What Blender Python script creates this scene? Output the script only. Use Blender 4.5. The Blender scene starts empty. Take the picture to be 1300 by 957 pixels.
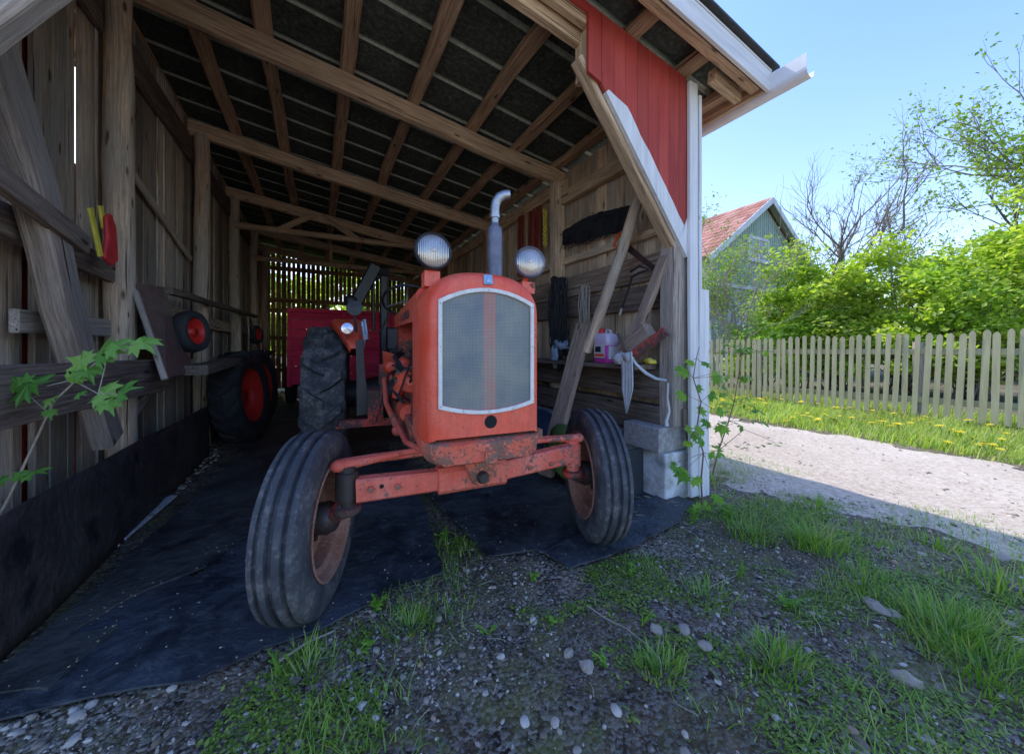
import bpy, math, random
import numpy as np
from mathutils import Vector, Matrix, noise
R = math.radians
random.seed(7); rng = np.random.default_rng(7)
scene = bpy.context.scene
COL = scene.collection
F = 455.0; HC = 1.05; TH = math.atan(245/455); CT, ST = math.cos(TH), math.sin(TH)
PH = R(23.0); M0 = Vector((-0.19, 1.60, 0))
# ------------------------------------------------------------------ survey helpers (used to place things on real planes)
def onV(px, py, v):
    k = (px-650)/F; Y = v/(CT-k*ST); return Vector((Y*(k*CT+ST), v, HC+(440-py)/F*Y))
def onU(px, py, u):
    k = (px-650)/F; Y = u/(k*CT+ST); return Vector((u, Y*(CT-k*ST), HC+(440-py)/F*Y))
def onZ(px, py, z=0.0):
    Y = (HC-z)*F/(py-440); return Vector(((px-650)/F*Y, Y, z))
def onY(px, py, Y): return Vector(((px-650)/F*Y, Y, HC+(440-py)/F*Y))
def toB(p): return Vector((p[0]*CT+p[1]*ST, -p[0]*ST+p[1]*CT, p[2]))
def toW(p): return Vector((p[0]*CT-p[1]*ST, p[0]*ST+p[1]*CT, p[2]))
FRAMES = {'W': (Vector((0,0,0)), 0.0), 'B': (Vector((0,0,0)), TH), 'T': (M0, PH)}
CEN = {}
def place(o, c, frame, parent):
    if parent is not None:
        o.parent = parent; o.location = Vector(c)-CEN[parent.name]
    else:
        t, a = FRAMES[frame]
        o.location = t + Matrix.Rotation(a, 3, 'Z') @ Vector(c); o.rotation_euler = (0, 0, a)
    CEN[o.name] = Vector(c)
def tag(o, label=None, cat=None, group=None, kind=None):
    if label: o['label'] = label
    if cat: o['category'] = cat
    if group: o['group'] = group
    if kind: o['kind'] = kind
    return o
def thing(name, label, cat, base, frame='W', group=None):
    o = bpy.data.objects.new(name, None); o.empty_display_size = .1; COL.objects.link(o)
    place(o, base, frame, None); return tag(o, label, cat, group)
def copy_tree(o, parent=None):
    c = o.copy(); COL.objects.link(c); c.parent = parent
    for ch in list(o.children): copy_tree(ch, c)
    return c
def fbm(x, y, z=0, s=1.0): return noise.fractal(Vector((x*s, y*s, z)), 1.0, 2.0, 4)

class MB:
    def __init__(self): self.v=[]; self.f=[]; self.g=[]; self.s=[]
    def add(self, vs, fs, gc=None, smooth=False):
        b = len(self.v); self.v += [tuple(p) for p in vs]
        self.g += [tuple(p) for p in (gc if gc is not None else vs)]
        for f in fs: self.f.append(tuple(i+b for i in f)); self.s.append(smooth)
        return self
    def hexa(self, c, axis=2):           # c: 8 corners, bottom ring 0-3, top ring 4-7 ; grain runs along axis
        o = [random.uniform(0,40) for _ in range(3)]
        def g(p):
            q = [p[0], p[1], p[2]]; a = q.pop(axis); return (a+o[0], q[0]+o[1], q[1]+o[2])
        return self.add(c, [(3,2,1,0),(4,5,6,7),(0,1,5,4),(1,2,6,5),(2,3,7,6),(3,0,4,7)], [g(p) for p in c])
    def box(self, a, b, axis=2):
        x0,y0,z0=a; x1,y1,z1=b
        return self.hexa([(x0,y0,z0),(x1,y0,z0),(x1,y1,z0),(x0,y1,z0),(x0,y0,z1),(x1,y0,z1),(x1,y1,z1),(x0,y1,z1)], axis)
    def plank(self, p0, p1, w, t, side=(0,0,1), jit=0.003, ch=0.005, seg=None, w1=None, t1=None):
        p0=Vector(p0); p1=Vector(p1); d=(p1-p0); L=d.length; d.normalize()
        a=Vector(side); a=(a-d*a.dot(d)).normalized(); b=d.cross(a)
        seg = seg or max(2, int(L/0.25)); w1 = w if w1 is None else w1; t1 = t if t1 is None else t1
        o=[random.uniform(0,40) for _ in range(3)]; vs=[]; gs=[]; fs=[]; sd=random.uniform(0,99)
        for i in range(seg+1):
            q=i/seg; ww=(w+(w1-w)*q)/2; tt=(t+(t1-t)*q)/2; c=min(ch, ww*.4, tt*.4)
            off = a*(noise.noise(Vector((q*L*1.3,sd,0)))*jit*2)+b*(noise.noise(Vector((q*L*1.3,sd,9)))*jit*2)
            ww += noise.noise(Vector((q*L*2.3,sd,20)))*jit
            for (x,y) in ((-ww+c,-tt),(ww-c,-tt),(ww,-tt+c),(ww,tt-c),(ww-c,tt),(-ww+c,tt),(-ww,tt-c),(-ww,-tt+c)):
                vs.append(p0+d*(q*L)+a*x+b*y+off); gs.append((q*L+o[0], x+o[1], y+o[2]))
        for i in range(seg):
            for j in range(8):
                k=(j+1)%8; fs.append((i*8+j, i*8+k, (i+1)*8+k, (i+1)*8+j))
        fs.append(tuple(range(7,-1,-1))); fs.append(tuple(seg*8+j for j in range(8)))
        return self.add(vs, fs, gs)
    def tube(self, pts, r, n=8, jit=0.0, caps=True, smooth=True, rr=None):
        pts=[Vector(p) for p in pts]; m=len(pts)
        rs = rr if rr else ([r]*m if not isinstance(r,(tuple,list)) else [r[0]+(r[1]-r[0])*i/(m-1) for i in range(m)])
        T=[(pts[min(i+1,m-1)]-pts[max(i-1,0)]).normalized() for i in range(m)]
        up=Vector((0,0,1)) if abs(T[0].z)<.9 else Vector((1,0,0))
        a=T[0].cross(up).normalized(); vs=[]; gs=[]; fs=[]; s=0; o=[random.uniform(0,40) for _ in range(3)]
        for i in range(m):
            if i: a=(a-T[i]*a.dot(T[i])).normalized(); s+=(pts[i]-pts[i-1]).length
            b=T[i].cross(a)
            for j in range(n):
                th=2*math.pi*j/n; r_=rs[i]*(1+jit*noise.noise(Vector((s*4+o[0],math.cos(th)*1.5,math.sin(th)*1.5+o[1]))))
                vs.append(pts[i]+(a*math.cos(th)+b*math.sin(th))*r_); gs.append((s+o[0],math.cos(th)*rs[i]+o[1],math.sin(th)*rs[i]+o[2]))
        for i in range(m-1):
            for j in range(n):
                k=(j+1)%n; fs.append((i*n+j,i*n+k,(i+1)*n+k,(i+1)*n+j))
        self.add(vs,fs,gs,smooth)
        if caps: 
            self.add(vs[:n],[tuple(range(n-1,-1,-1))],gs[:n]); self.add(vs[-n:],[tuple(range(n))],gs[-n:])
        return self
    def log(self, p0, p1, r0, r1=None, wob=0.012, n=14):
        p0=Vector(p0); p1=Vector(p1); r1=r1 or r0; L=(p1-p0).length; m=max(3,int(L/.12)); sd=random.uniform(0,99); pts=[]; rr=[]
        for i in range(m+1):
            q=i/m; pts.append(p0.lerp(p1,q)+Vector((noise.noise(Vector((q*L*.9,sd,0))),noise.noise(Vector((q*L*.9,sd,5))),0))*wob*2)
            rr.append((r0+(r1-r0)*q)*(1+.07*noise.noise(Vector((q*L*2.5,sd,30)))))
        return self.tube(pts,0,n,jit=.12,rr=rr)
    def lathe(self, prof, o, ax, n=32, smooth=True, closed=False):
        o=Vector(o); ax=Vector(ax).normalized(); a=ax.cross(Vector((0,0,1)) if abs(ax.z)<.9 else Vector((1,0,0))).normalized(); b=ax.cross(a)
        vs=[]; fs=[]; m=len(prof)
        for j in range(n):
            th=2*math.pi*j/n; e=a*math.cos(th)+b*math.sin(th)
            for (r,h) in prof: vs.append(o+ax*h+e*r)
        for j in range(n):
            k=(j+1)%n
            for i in range(m if closed else m-1):
                i2=(i+1)%m; fs.append((j*m+i,k*m+i,k*m+i2,j*m+i2))
        return self.add(vs,fs,None,smooth)
    def prism(self, poly, ext, smooth=False):   # poly: 3d points, ext vector
        n=len(poly); ext=Vector(ext); vs=[Vector(p) for p in poly]+[Vector(p)+ext for p in poly]
        fs=[tuple(range(n-1,-1,-1)),tuple(range(n,2*n))]+[(i,(i+1)%n,n+(i+1)%n,n+i) for i in range(n)]
        return self.add(vs,fs)
    def ell(self, c, r, rot=None, n=10, m=7, jit=0.0):
        c=Vector(c); vs=[]; fs=[]; sd=random.uniform(0,99)
        for i in range(m+1):
            ph=math.pi*i/m
            for j in range(n):
                th=2*math.pi*j/n; d=Vector((math.sin(ph)*math.cos(th),math.sin(ph)*math.sin(th),math.cos(ph)))
                s=1+jit*noise.noise(d*1.7+Vector((sd,0,0))); p=Vector((d.x*r[0]*s,d.y*r[1]*s,d.z*r[2]*s))
                if rot is not None: p=rot@p
                vs.append(c+p)
        for i in range(m):
            for j in range(n):
                k=(j+1)%n; fs.append((i*n+j,(i+1)*n+j,(i+1)*n+k,i*n+k))
        return self.add(vs,fs,None,True)
    def build(self, name, mat, parent=None, frame='W', label=None, cat=None, group=None, kind=None, bevel=0, base=False):
        A=np.array(self.v); c=(A.min(0)+A.max(0))/2
        if base: c[2]=A[:,2].min()
        me=bpy.data.meshes.new(name); me.from_pydata((A-c).tolist(),[],self.f)
        at=me.attributes.new('gc','FLOAT_VECTOR','POINT'); at.data.foreach_set('vector',np.array(self.g,dtype=np.float32).ravel())
        me.polygons.foreach_set('use_smooth',self.s); me.materials.append(mat); me.update()
        o=bpy.data.objects.new(name,me); COL.objects.link(o); place(o,Vector(c),frame,parent)
        if bevel:
            md=o.modifiers.new('b','BEVEL'); md.width=bevel; md.segments=2; md.limit_method='ANGLE'; md.angle_limit=R(40)
        return tag(o,label,cat,group,kind)
def rotz(p,c,a):
    x,y=p[0]-c[0],p[1]-c[1]; return Vector((c[0]+x*math.cos(a)-y*math.sin(a), c[1]+x*math.sin(a)+y*math.cos(a), p[2]))

# ------------------------------------------------------------------ materials
class Mt:
    def __init__(self,name,rough=.8,spec=.5,metal=0.):
        self.m=bpy.data.materials.new(name); self.m.use_nodes=True; self.nt=self.m.node_tree
        self.b=self.nt.nodes['Principled BSDF']; self.b.inputs['Roughness'].default_value=rough
        self.b.inputs['Specular IOR Level'].default_value=spec; self.b.inputs['Metallic'].default_value=metal
    def n(self,t,**k):
        x=self.nt.nodes.new(t)
        for a,b in k.items(): setattr(x,a,b)
        return x
    def l(self,a,b): self.nt.links.new(a,b)
    def coord(self,kind='gc',scale=(1,1,1)):
        if kind=='gc': s=self.n('ShaderNodeAttribute',attribute_name='gc').outputs['Vector']
        elif kind=='obj': s=self.n('ShaderNodeTexCoord').outputs['Object']
        else: s=self.n('ShaderNodeNewGeometry').outputs['Position']
        mp=self.n('ShaderNodeMapping'); mp.inputs['Scale'].default_value=scale; self.l(s,mp.inputs['Vector']); return mp.outputs[0]
    def noise(self,vec,scale=5,detail=5,rough=.55,dist=0):
        x=self.n('ShaderNodeTexNoise'); x.inputs['Scale'].default_value=scale; x.inputs['Detail'].default_value=detail
        x.inputs['Roughness'].default_value=rough; x.inputs['Distortion'].default_value=dist; self.l(vec,x.inputs['Vector']); return x.outputs['Fac']
    def voro(self,vec,scale,feature='F1',out='Distance'):
        x=self.n('ShaderNodeTexVoronoi',feature=feature); x.inputs['Scale'].default_value=scale; self.l(vec,x.inputs['Vector']); return x.outputs[out]
    def ramp(self,fac,stops):
        x=self.n('ShaderNodeValToRGB'); e=x.color_ramp.elements
        while len(e)<len(stops): e.new(.5)
        for i,(p,c) in enumerate(stops):
            e[i].position=p; e[i].color=(c,c,c,1) if isinstance(c,(int,float)) else (*c,1)
        self.l(fac,x.inputs[0]); return x.outputs[0]
    def mix(self,fac,a,b,mode='MIX'):
        x=self.n('ShaderNodeMix',data_type='RGBA',blend_type=mode)
        for s,i in ((fac,0),(a,6),(b,7)):
            if isinstance(s,(int,float)): x.inputs[i].default_value=s if i==0 else (s,s,s,1)
            elif isinstance(s,tuple): x.inputs[i].default_value=(*s,1)
            else: self.l(s,x.inputs[i])
        return x.outputs[2]
    def math(self,op,a,b=0.):
        x=self.n('ShaderNodeMath',operation=op)
        for s,i in ((a,0),(b,1)):
            if isinstance(s,(int,float)): x.inputs[i].default_value=s
            else: self.l(s,x.inputs[i])
        return x.outputs[0]
    def isl(self): return self.n('ShaderNodeNewGeometry').outputs['Random Per Island']
    def col(self,c):
        if isinstance(c,tuple): self.b.inputs['Base Color'].default_value=(*c,1)
        else: self.l(c,self.b.inputs['Base Color'])
        return self
    def rough(self,r): self.l(r,self.b.inputs['Roughness']); return self
    def bump(self,h,st=.3,d=.01):
        x=self.n('ShaderNodeBump'); x.inputs['Strength'].default_value=st; x.inputs['Distance'].default_value=d
        self.l(h,x.inputs['Height']); self.l(x.outputs[0],self.b.inputs['Normal']); return self
def sc(c,f): return tuple(min(1,x*f) for x in c)
WB=1.9
def wood(name,dark,mid,light,var=.45,knots=True,grey=None,bump=.8):
    m=Mt(name,.85,.25)
    dark,mid,light=sc(dark,1.3),sc(mid,WB),sc(light,WB*1.1); g=m.noise(m.coord('gc',(2.6,62,62)),1.0,8,.7,.8); c=m.ramp(g,[(.28,dark),(.5,mid),(.74,light)])
    big=m.noise(m.coord('gc',(.9,3,3)),1.5,4,.6); c=m.mix(.8,c,m.ramp(big,[(.25,.6),(.6,1.08)]),'MULTIPLY')
    if grey: c=m.mix(m.ramp(m.noise(m.coord('gc',(1.2,5,5)),1.3,4),[(.4,0.),(.62,.85)]),c,grey)
    fib=m.noise(m.coord('gc',(7,240,240)),1,4,.75); c=m.mix(.75,c,m.ramp(fib,[(.32,.45),(.62,1.18)]),'MULTIPLY')
    if knots:
        k=m.voro(m.coord('gc',(3.2,11,11)),1.0); c=m.mix(m.ramp(k,[(.07,.95),(.15,0.)]),c,sc(dark,.35)); k2=m.voro(m.coord('gc',(2.1,16,16)),1.0); c=m.mix(m.ramp(k2,[(.035,.95),(.05,0.)]),c,(.02,.012,.01))
    cr=m.noise(m.coord('gc',(1.1,48,48)),1,2,.5,.3); c=m.mix(m.ramp(cr,[(.30,.95),(.345,0.)]),c,sc(dark,.3))
    c=m.mix(1.,c,m.ramp(m.isl(),[(0,1-var),(.5,.92),(1,1+var*.35)]),'MULTIPLY')
    h=m.math('ADD',m.math('MULTIPLY',g,.6),m.math('MULTIPLY',fib,.4)); m.bump(h,bump,.006); return m.col(c).m
W_raft=wood('wood_rafter',(.19,.115,.062),(.34,.235,.14),(.45,.33,.215),.3)
W_purl=wood('wood_purlin',(.11,.065,.035),(.26,.165,.095),(.38,.25,.155),.4)
W_log=wood('wood_log',(.20,.12,.07),(.37,.26,.17),(.50,.385,.27),.25,grey=(.42,.37,.30))
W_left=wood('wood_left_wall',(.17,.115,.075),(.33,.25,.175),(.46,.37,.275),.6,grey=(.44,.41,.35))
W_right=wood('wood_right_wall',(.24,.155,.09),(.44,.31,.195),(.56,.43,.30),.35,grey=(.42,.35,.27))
W_brace=wood('wood_brace',(.07,.048,.034),(.17,.13,.10),(.27,.22,.175),.2,grey=(.25,.22,.19))
W_dark=wood('wood_dark',(.04,.03,.024),(.10,.075,.058),(.18,.135,.105),.4)
W_grey=wood('wood_grey',(.10,.075,.055),(.24,.195,.155),(.36,.31,.26),.3,grey=(.33,.30,.26))
W_plank=wood('wood_leaning',(.09,.062,.045),(.19,.135,.10),(.29,.215,.16),.25)
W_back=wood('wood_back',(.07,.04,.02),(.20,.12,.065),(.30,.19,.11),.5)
def painted(name,c1,c2,under=(.25,.2,.16),th=.68,var=.25,rough=.75):
    m=Mt(name,rough,.3); g=m.noise(m.coord('gc',(2,30,30)),1,6,.65); b=m.noise(m.coord('gc',(1.2,4,4)),1.6,4)
    c=m.mix(m.ramp(b,[(.3,0.),(.7,1.)]),c1,c2); c=m.mix(.6,c,m.ramp(g,[(.3,.6),(.7,1.12)]),'MULTIPLY'); nl_=m.voro(m.coord('gc',(2.0,15,15)),1.0); c=m.mix(m.ramp(nl_,[(.03,.8),(.045,0.)]),c,(.03,.02,.015))
    pe=m.math('ADD',m.math('MULTIPLY',g,.6),m.math('MULTIPLY',b,.4)); c=m.mix(m.ramp(pe,[(th,0.),(th+.05,.8)]),c,under)
    c=m.mix(1.,c,m.ramp(m.isl(),[(0,1-var),(1,1.05)]),'MULTIPLY'); m.bump(g,.35,.005); return m.col(c).m
P_red=painted('falu_red',(.37,.035,.026),(.47,.062,.042),(.2,.1,.08),.74)
P_redtrailer=painted('trailer_red',(.72,.02,.07),(.80,.04,.09),(.1,.03,.03),.66)
P_old=painted('old_red',(.20,.03,.02),(.28,.05,.035),(.1,.06,.05),.6)
P_white=painted('white_paint',(.72,.72,.70),(.80,.80,.79),(.42,.38,.33),.62,.12)
P_fence=painted('fence_paint',(.38,.35,.18),(.50,.47,.27),(.24,.23,.16),.62,.42)
P_house=painted('house_green',(.33,.42,.34),(.42,.50,.42),(.3,.4,.34),.8,.1)
def metalpaint(name,c1,c2,rust=.58,rough=.45,rc=(.10,.045,.028)):
    m=Mt(name,rough,.45); v=m.coord('obj'); a=m.noise(v,6,5,.6); b=m.noise(v,38,6,.7); d=m.noise(v,3.2,6,.65)
    c=m.mix(m.ramp(a,[(.35,0.),(.68,1.)]),c1,c2); c=m.mix(.5,c,m.ramp(m.noise(v,90,3),[(.3,.75),(.7,1.1)]),'MULTIPLY')
    stv=m.noise(m.coord('obj',(22,22,2.5)),1.6,5,.6); c=m.mix(.8,c,m.ramp(stv,[(.28,.78),(.6,1.04)]),'MULTIPLY')
    s=m.math('ADD',m.math('MULTIPLY',b,.5),m.math('MULTIPLY',d,.5)); s2=m.math('ADD',m.math('MULTIPLY',m.noise(v,95,4,.6),.75),m.math('MULTIPLY',d,.25)); k=m.math('MAXIMUM',m.ramp(s,[(rust+.012,0.),(rust+.03,1.)]),m.ramp(s2,[(rust+.035,0.),(rust+.055,.9)]))
    c=m.mix(k,c,m.mix(m.ramp(b,[(.4,0.),(.7,1.)]),rc,sc(rc,2.2))); m.rough(m.ramp(k,[(0,rough),(1,.9)]))
    m.bump(m.math('SUBTRACT',m.math('MULTIPLY',a,.3),k),.25,.002); return m.col(c).m
T_red=metalpaint('tractor_red',(.86,.070,.028),(.90,.15,.085),.585,.42)
T_rust=metalpaint('tractor_worn',(.74,.10,.045),(.66,.19,.11),.50,.65,(.13,.065,.045))
T_eng=metalpaint('engine_paint',(.60,.05,.03),(.40,.075,.05),.49,.6,(.05,.03,.025))
T_pink=metalpaint('axle_paint',(.80,.10,.055),(.85,.20,.13),.55,.6,(.12,.06,.045))
T_grease=metalpaint('greasy_iron',(.025,.02,.018),(.05,.035,.03),.62,.5,(.14,.06,.04))
T_whitef=metalpaint('frame_white',(.74,.71,.64),(.82,.79,.72),.62,.45,(.3,.2,.14))
T_rimr=metalpaint('rim_rust',(.30,.15,.11),(.38,.22,.17),.5,.75,(.16,.07,.045))
T_redrim=metalpaint('rim_red',(.55,.015,.012),(.62,.03,.02),.66,.4)
def simple(name,c,rough=.6,metal=0.,spec=.5,ns=0,bs=.2,cv=.3):
    m=Mt(name,rough,spec,metal)
    if ns:
        x=m.noise(m.coord('obj'),ns,5,.6); m.bump(x,bs,.004); m.col(m.mix(1.,c,m.ramp(x,[(.3,1-cv),(.7,1+cv)]),'MULTIPLY'))
    else: m.col(c)
    return m.m
S_black=simple('black_metal',(.018,.018,.02),.5,ns=20); S_chrome=simple('chrome',(.6,.6,.62),.25,1.,ns=30,bs=.05)
S_steel=simple('dull_steel',(.42,.42,.42),.45,.9,ns=25,bs=.1); S_muff=simple('muffler_grey',(.17,.17,.21),.55,.5,ns=18)
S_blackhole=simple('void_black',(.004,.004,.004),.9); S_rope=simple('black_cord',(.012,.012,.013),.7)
S_ropeg=simple('pale_rope',(.35,.31,.25),.9,ns=80); S_badge=simple('badge_blue',(.25,.38,.52),.35,.6)
S_felt=simple('roof_felt',(.035,.037,.035),.9,ns=40); S_net=simple('net_black',(.012,.013,.015),.9)
S_yellow=simple('yellow_plastic',(.6,.5,.05),.55,ns=20); S_orange=simple('orange_plastic',(.75,.09,.02),.45)
S_redcan=simple('red_cloth',(.52,.025,.025),.7,ns=15); S_saw=simple('saw_blade',(.07,.035,.035),.5,.5,ns=20)
S_concrete=simple('concrete',(.33,.32,.31),.95,ns=35,bs=.5,cv=.35); S_green=simple('green_plastic',(.10,.20,.05),.35,ns=10)
S_bluegrey=simple('blue_tarp',(.03,.06,.10),.6,ns=12)
def whitewash():
    m=Mt('whitewashed_block',.9,.3); v=m.coord('obj'); a=m.noise(v,7,6,.6)
    m.col(m.mix(m.ramp(a,[(.42,1.),(.6,0.)]),(.36,.35,.33),(.72,.73,.74))); m.bump(m.noise(v,40,5),.4,.006); return m.m
S_wash=whitewash()
def rubber(name,c1,c2,mudc=(.12,.11,.10),mud=.6,rough=.75):
    m=Mt(name,rough,.35); v=m.coord('obj'); a=m.noise(v,9,6,.65); b=m.noise(v,55,5,.65)
    c=m.mix(m.ramp(a,[(.35,0.),(.65,1.)]),c1,c2); c=m.mix(m.ramp(m.math('ADD',m.math('MULTIPLY',a,.5),m.math('MULTIPLY',b,.5)),[(mud-.06,0.),(mud+.06,.8)]),c,mudc)
    m.bump(b,.3,.003); return m.col(c).m
RB_front=rubber('tyre_front',(.030,.033,.040),(.072,.074,.080),(.17,.16,.15),.57)
RB_rear=rubber('tyre_rear',(.030,.032,.036),(.085,.085,.088),(.22,.20,.18),.56)
RB_dark=rubber('tyre_spare',(.02,.02,.022),(.035,.035,.038),(.07,.06,.05),.62)
def matmat(name,c1,c2,c3,rough=.6):
    m=Mt(name,rough,.4); v=m.coord('pos'); a=m.noise(v,2.6,6,.6,.5); b=m.noise(v,14,6,.65,.4); f=m.noise(v,120,4,.7)
    c=m.mix(m.ramp(a,[(.38,0.),(.62,1.)]),c1,c2); c=m.mix(m.ramp(b,[(.5,0.),(.75,.45)]),c,c3); sd_=m.noise(v,1.1,6,.7); c=m.mix(m.ramp(sd_,[(.5,0.),(.66,.6)]),c,(.085,.075,.06))
    c=m.mix(m.ramp(f,[(.66,0.),(.74,.75)]),c,(.22,.2,.17)); st=m.noise(v,3.7,3); c=m.mix(m.ramp(st,[(.62,0.),(.68,.8)]),c,(.008,.008,.009))
    m.rough(m.ramp(b,[(.3,.42),(.7,.8)])); m.bump(m.math('ADD',a,m.math('MULTIPLY',b,.4)),.85,.04); return m.col(c).m
G_mat=matmat('floor_rubber',(.014,.015,.018),(.052,.056,.062),(.11,.11,.105))
G_mat2=matmat('floor_rubber_dusty',(.022,.023,.023),(.075,.077,.070),(.13,.125,.11))
G_mat3=matmat('floor_rubber_worn',(.014,.017,.022),(.058,.068,.084),(.13,.14,.15))
G_belt=matmat('belt_brown',(.030,.024,.024),(.052,.041,.039),(.075,.062,.056),.7)

def foliage(name,cols,trans=.5,rough=.5,dead=None):
    m=Mt(name,rough,.35); n=len(cols); c=m.ramp(m.isl(),[(i/(n-1),cols[i]) for i in range(n)])
    x=m.noise(m.coord('pos'),.9,3); c=m.mix(.6,c,m.ramp(x,[(.3,.62),(.7,1.25)]),'MULTIPLY'); m.col(c)
    tr=m.n('ShaderNodeBsdfTranslucent'); m.l(m.mix(1.,c,(1.25,1.35,.5),'MULTIPLY'),tr.inputs['Color'])
    ms=m.n('ShaderNodeMixShader'); ms.inputs[0].default_value=trans; m.l(m.b.outputs[0],ms.inputs[1]); m.l(tr.outputs[0],ms.inputs[2])
    m.l(ms.outputs[0],m.nt.nodes['Material Output'].inputs['Surface']); return m.m
L_bush=foliage('leaf_bush',[(.22,.33,.03),(.36,.49,.05),(.50,.60,.08),(.62,.66,.16)],.52)
L_bush2=foliage('leaf_bush_green',[(.14,.26,.03),(.26,.41,.04),(.39,.52,.06),(.52,.60,.13)],.52)
L_tree=foliage('leaf_tree',[(.10,.20,.02),(.18,.30,.03),(.30,.38,.05)],.5)
L_maple=foliage('leaf_maple',[(.09,.25,.03),(.15,.35,.05),(.25,.45,.08)],.4)
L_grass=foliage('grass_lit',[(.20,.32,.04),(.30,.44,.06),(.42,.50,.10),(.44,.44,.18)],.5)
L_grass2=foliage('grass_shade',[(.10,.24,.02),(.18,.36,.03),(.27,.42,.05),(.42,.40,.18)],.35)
L_weed=foliage('weed_leaf',[(.09,.24,.02),(.17,.37,.03),(.28,.46,.05)],.35)
L_moss=foliage('moss_leaf',[(.08,.15,.015),(.16,.25,.025),(.27,.33,.06)],.2)
L_dand=foliage('dandelion_yellow',[(.75,.55,.01),(.85,.68,.03)],.2)
BK=simple('bark',(.14,.105,.085),.9,ns=40,bs=.5); BK_l=simple('twig_light',(.30,.25,.20),.85,ns=40)
BK_r=simple('twig_red',(.20,.10,.07),.8)

# ------------------------------------------------------------------ world, sun, camera
sunB=Vector((-.21,.74,1.0)).normalized(); sunW=toW(sunB); elev=math.asin(sunW.z); az=math.atan2(sunW.x,sunW.y)
w=bpy.data.worlds.new('World'); scene.world=w; w.use_nodes=True; nt=w.node_tree
sky=nt.nodes.new('ShaderNodeTexSky'); sky.sky_type='NISHITA'; sky.sun_disc=False; sky.sun_elevation=elev; sky.sun_rotation=az
sky.air_density=1.0; sky.dust_density=1.6; sky.ozone_density=2.2
bg=nt.nodes['Background']; hs_=nt.nodes.new('ShaderNodeHueSaturation'); hs_.inputs['Saturation'].default_value=1.08; hs_.inputs['Hue'].default_value=.508; nt.links.new(sky.outputs[0],hs_.inputs['Color']); tc_=nt.nodes.new('ShaderNodeTexCoord'); sp_=nt.nodes.new('ShaderNodeSeparateXYZ'); nt.links.new(tc_.outputs['Generated'],sp_.inputs[0])
rp_=nt.nodes.new('ShaderNodeValToRGB'); nt.links.new(sp_.outputs[2],rp_.inputs[0]); rp_.color_ramp.elements[0].position=.05; rp_.color_ramp.elements[0].color=(1.0,.98,.95,1); rp_.color_ramp.elements[1].position=.75; rp_.color_ramp.elements[1].color=(.50,.70,.97,1)
mx_=nt.nodes.new('ShaderNodeMix'); mx_.data_type='RGBA'; mx_.blend_type='MULTIPLY'; mx_.inputs[0].default_value=1; nt.links.new(hs_.outputs[0],mx_.inputs[6]); nt.links.new(rp_.outputs[0],mx_.inputs[7]); nt.links.new(mx_.outputs[2],bg.inputs['Color']); bg.inputs['Strength'].default_value=.48
sl=bpy.data.lights.new('sun','SUN'); sl.energy=5.0; sl.angle=R(.5); sl.color=(1,.95,.87)
so=bpy.data.objects.new('sun',sl); COL.objects.link(so); so.rotation_euler=sunW.to_track_quat('Z','Y').to_euler(); so.location=sunW*30
cd=bpy.data.cameras.new('camera'); cam=bpy.data.objects.new('camera',cd); COL.objects.link(cam); scene.camera=cam
cam.location=(0,0,HC); cam.rotation_euler=(R(90),0,0); cd.sensor_width=36; cd.lens=36*F/1300; cd.shift_y=-38.5/1300; cd.clip_start=.03; cd.clip_end=3000
scene.view_settings.view_transform='Standard'; scene.view_settings.look='None'; scene.view_settings.exposure=0; scene.view_settings.gamma=1.10
scene.render.engine='CYCLES'; scene.cycles.max_bounces=10; scene.cycles.diffuse_bounces=6; scene.cycles.transparent_max_bounces=12

# ------------------------------------------------------------------ ground
def inside(p,poly):
    x,y=p[0],p[1]; r=False; n=len(poly)
    for i in range(n):
        x0,y0=poly[i][0],poly[i][1]; x1,y1=poly[(i+1)%n][0],poly[(i+1)%n][1]
        if (y0>y)!=(y1>y) and x<(x1-x0)*(y-y0)/(y1-y0)+x0: r=not r
    return r
def gz(x,y):
    u=x*CT+y*ST; v=-x*ST+y*CT
    k=max(0,min(1,(1.9-v)/.5)) if u<2.3 else 1.
    far=math.hypot(x,y)
    return -.012+(.012*fbm(x,y,0,1.6)+.007*fbm(x,y,3,6))*k*(1 if far<9 else .3)
g=MB()
xs=sorted(set([round(-4+i*.08,3) for i in range(150)]+[-600,-200,-80,-30,-12,-8,-6,12,20,40,100,300,800]))
ys=sorted(set([round(-2+i*.08,3) for i in range(140)]+[-600,-100,-20,-5,12,16,25,50,120,400,1200]))
vs=[(x,y,gz(x,y)) for y in ys for x in xs]; nx=len(xs)
g.add(vs,[(j*nx+i,j*nx+i+1,(j+1)*nx+i+1,(j+1)*nx+i) for j in range(len(ys)-1) for i in range(nx-1)],None,True)
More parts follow.
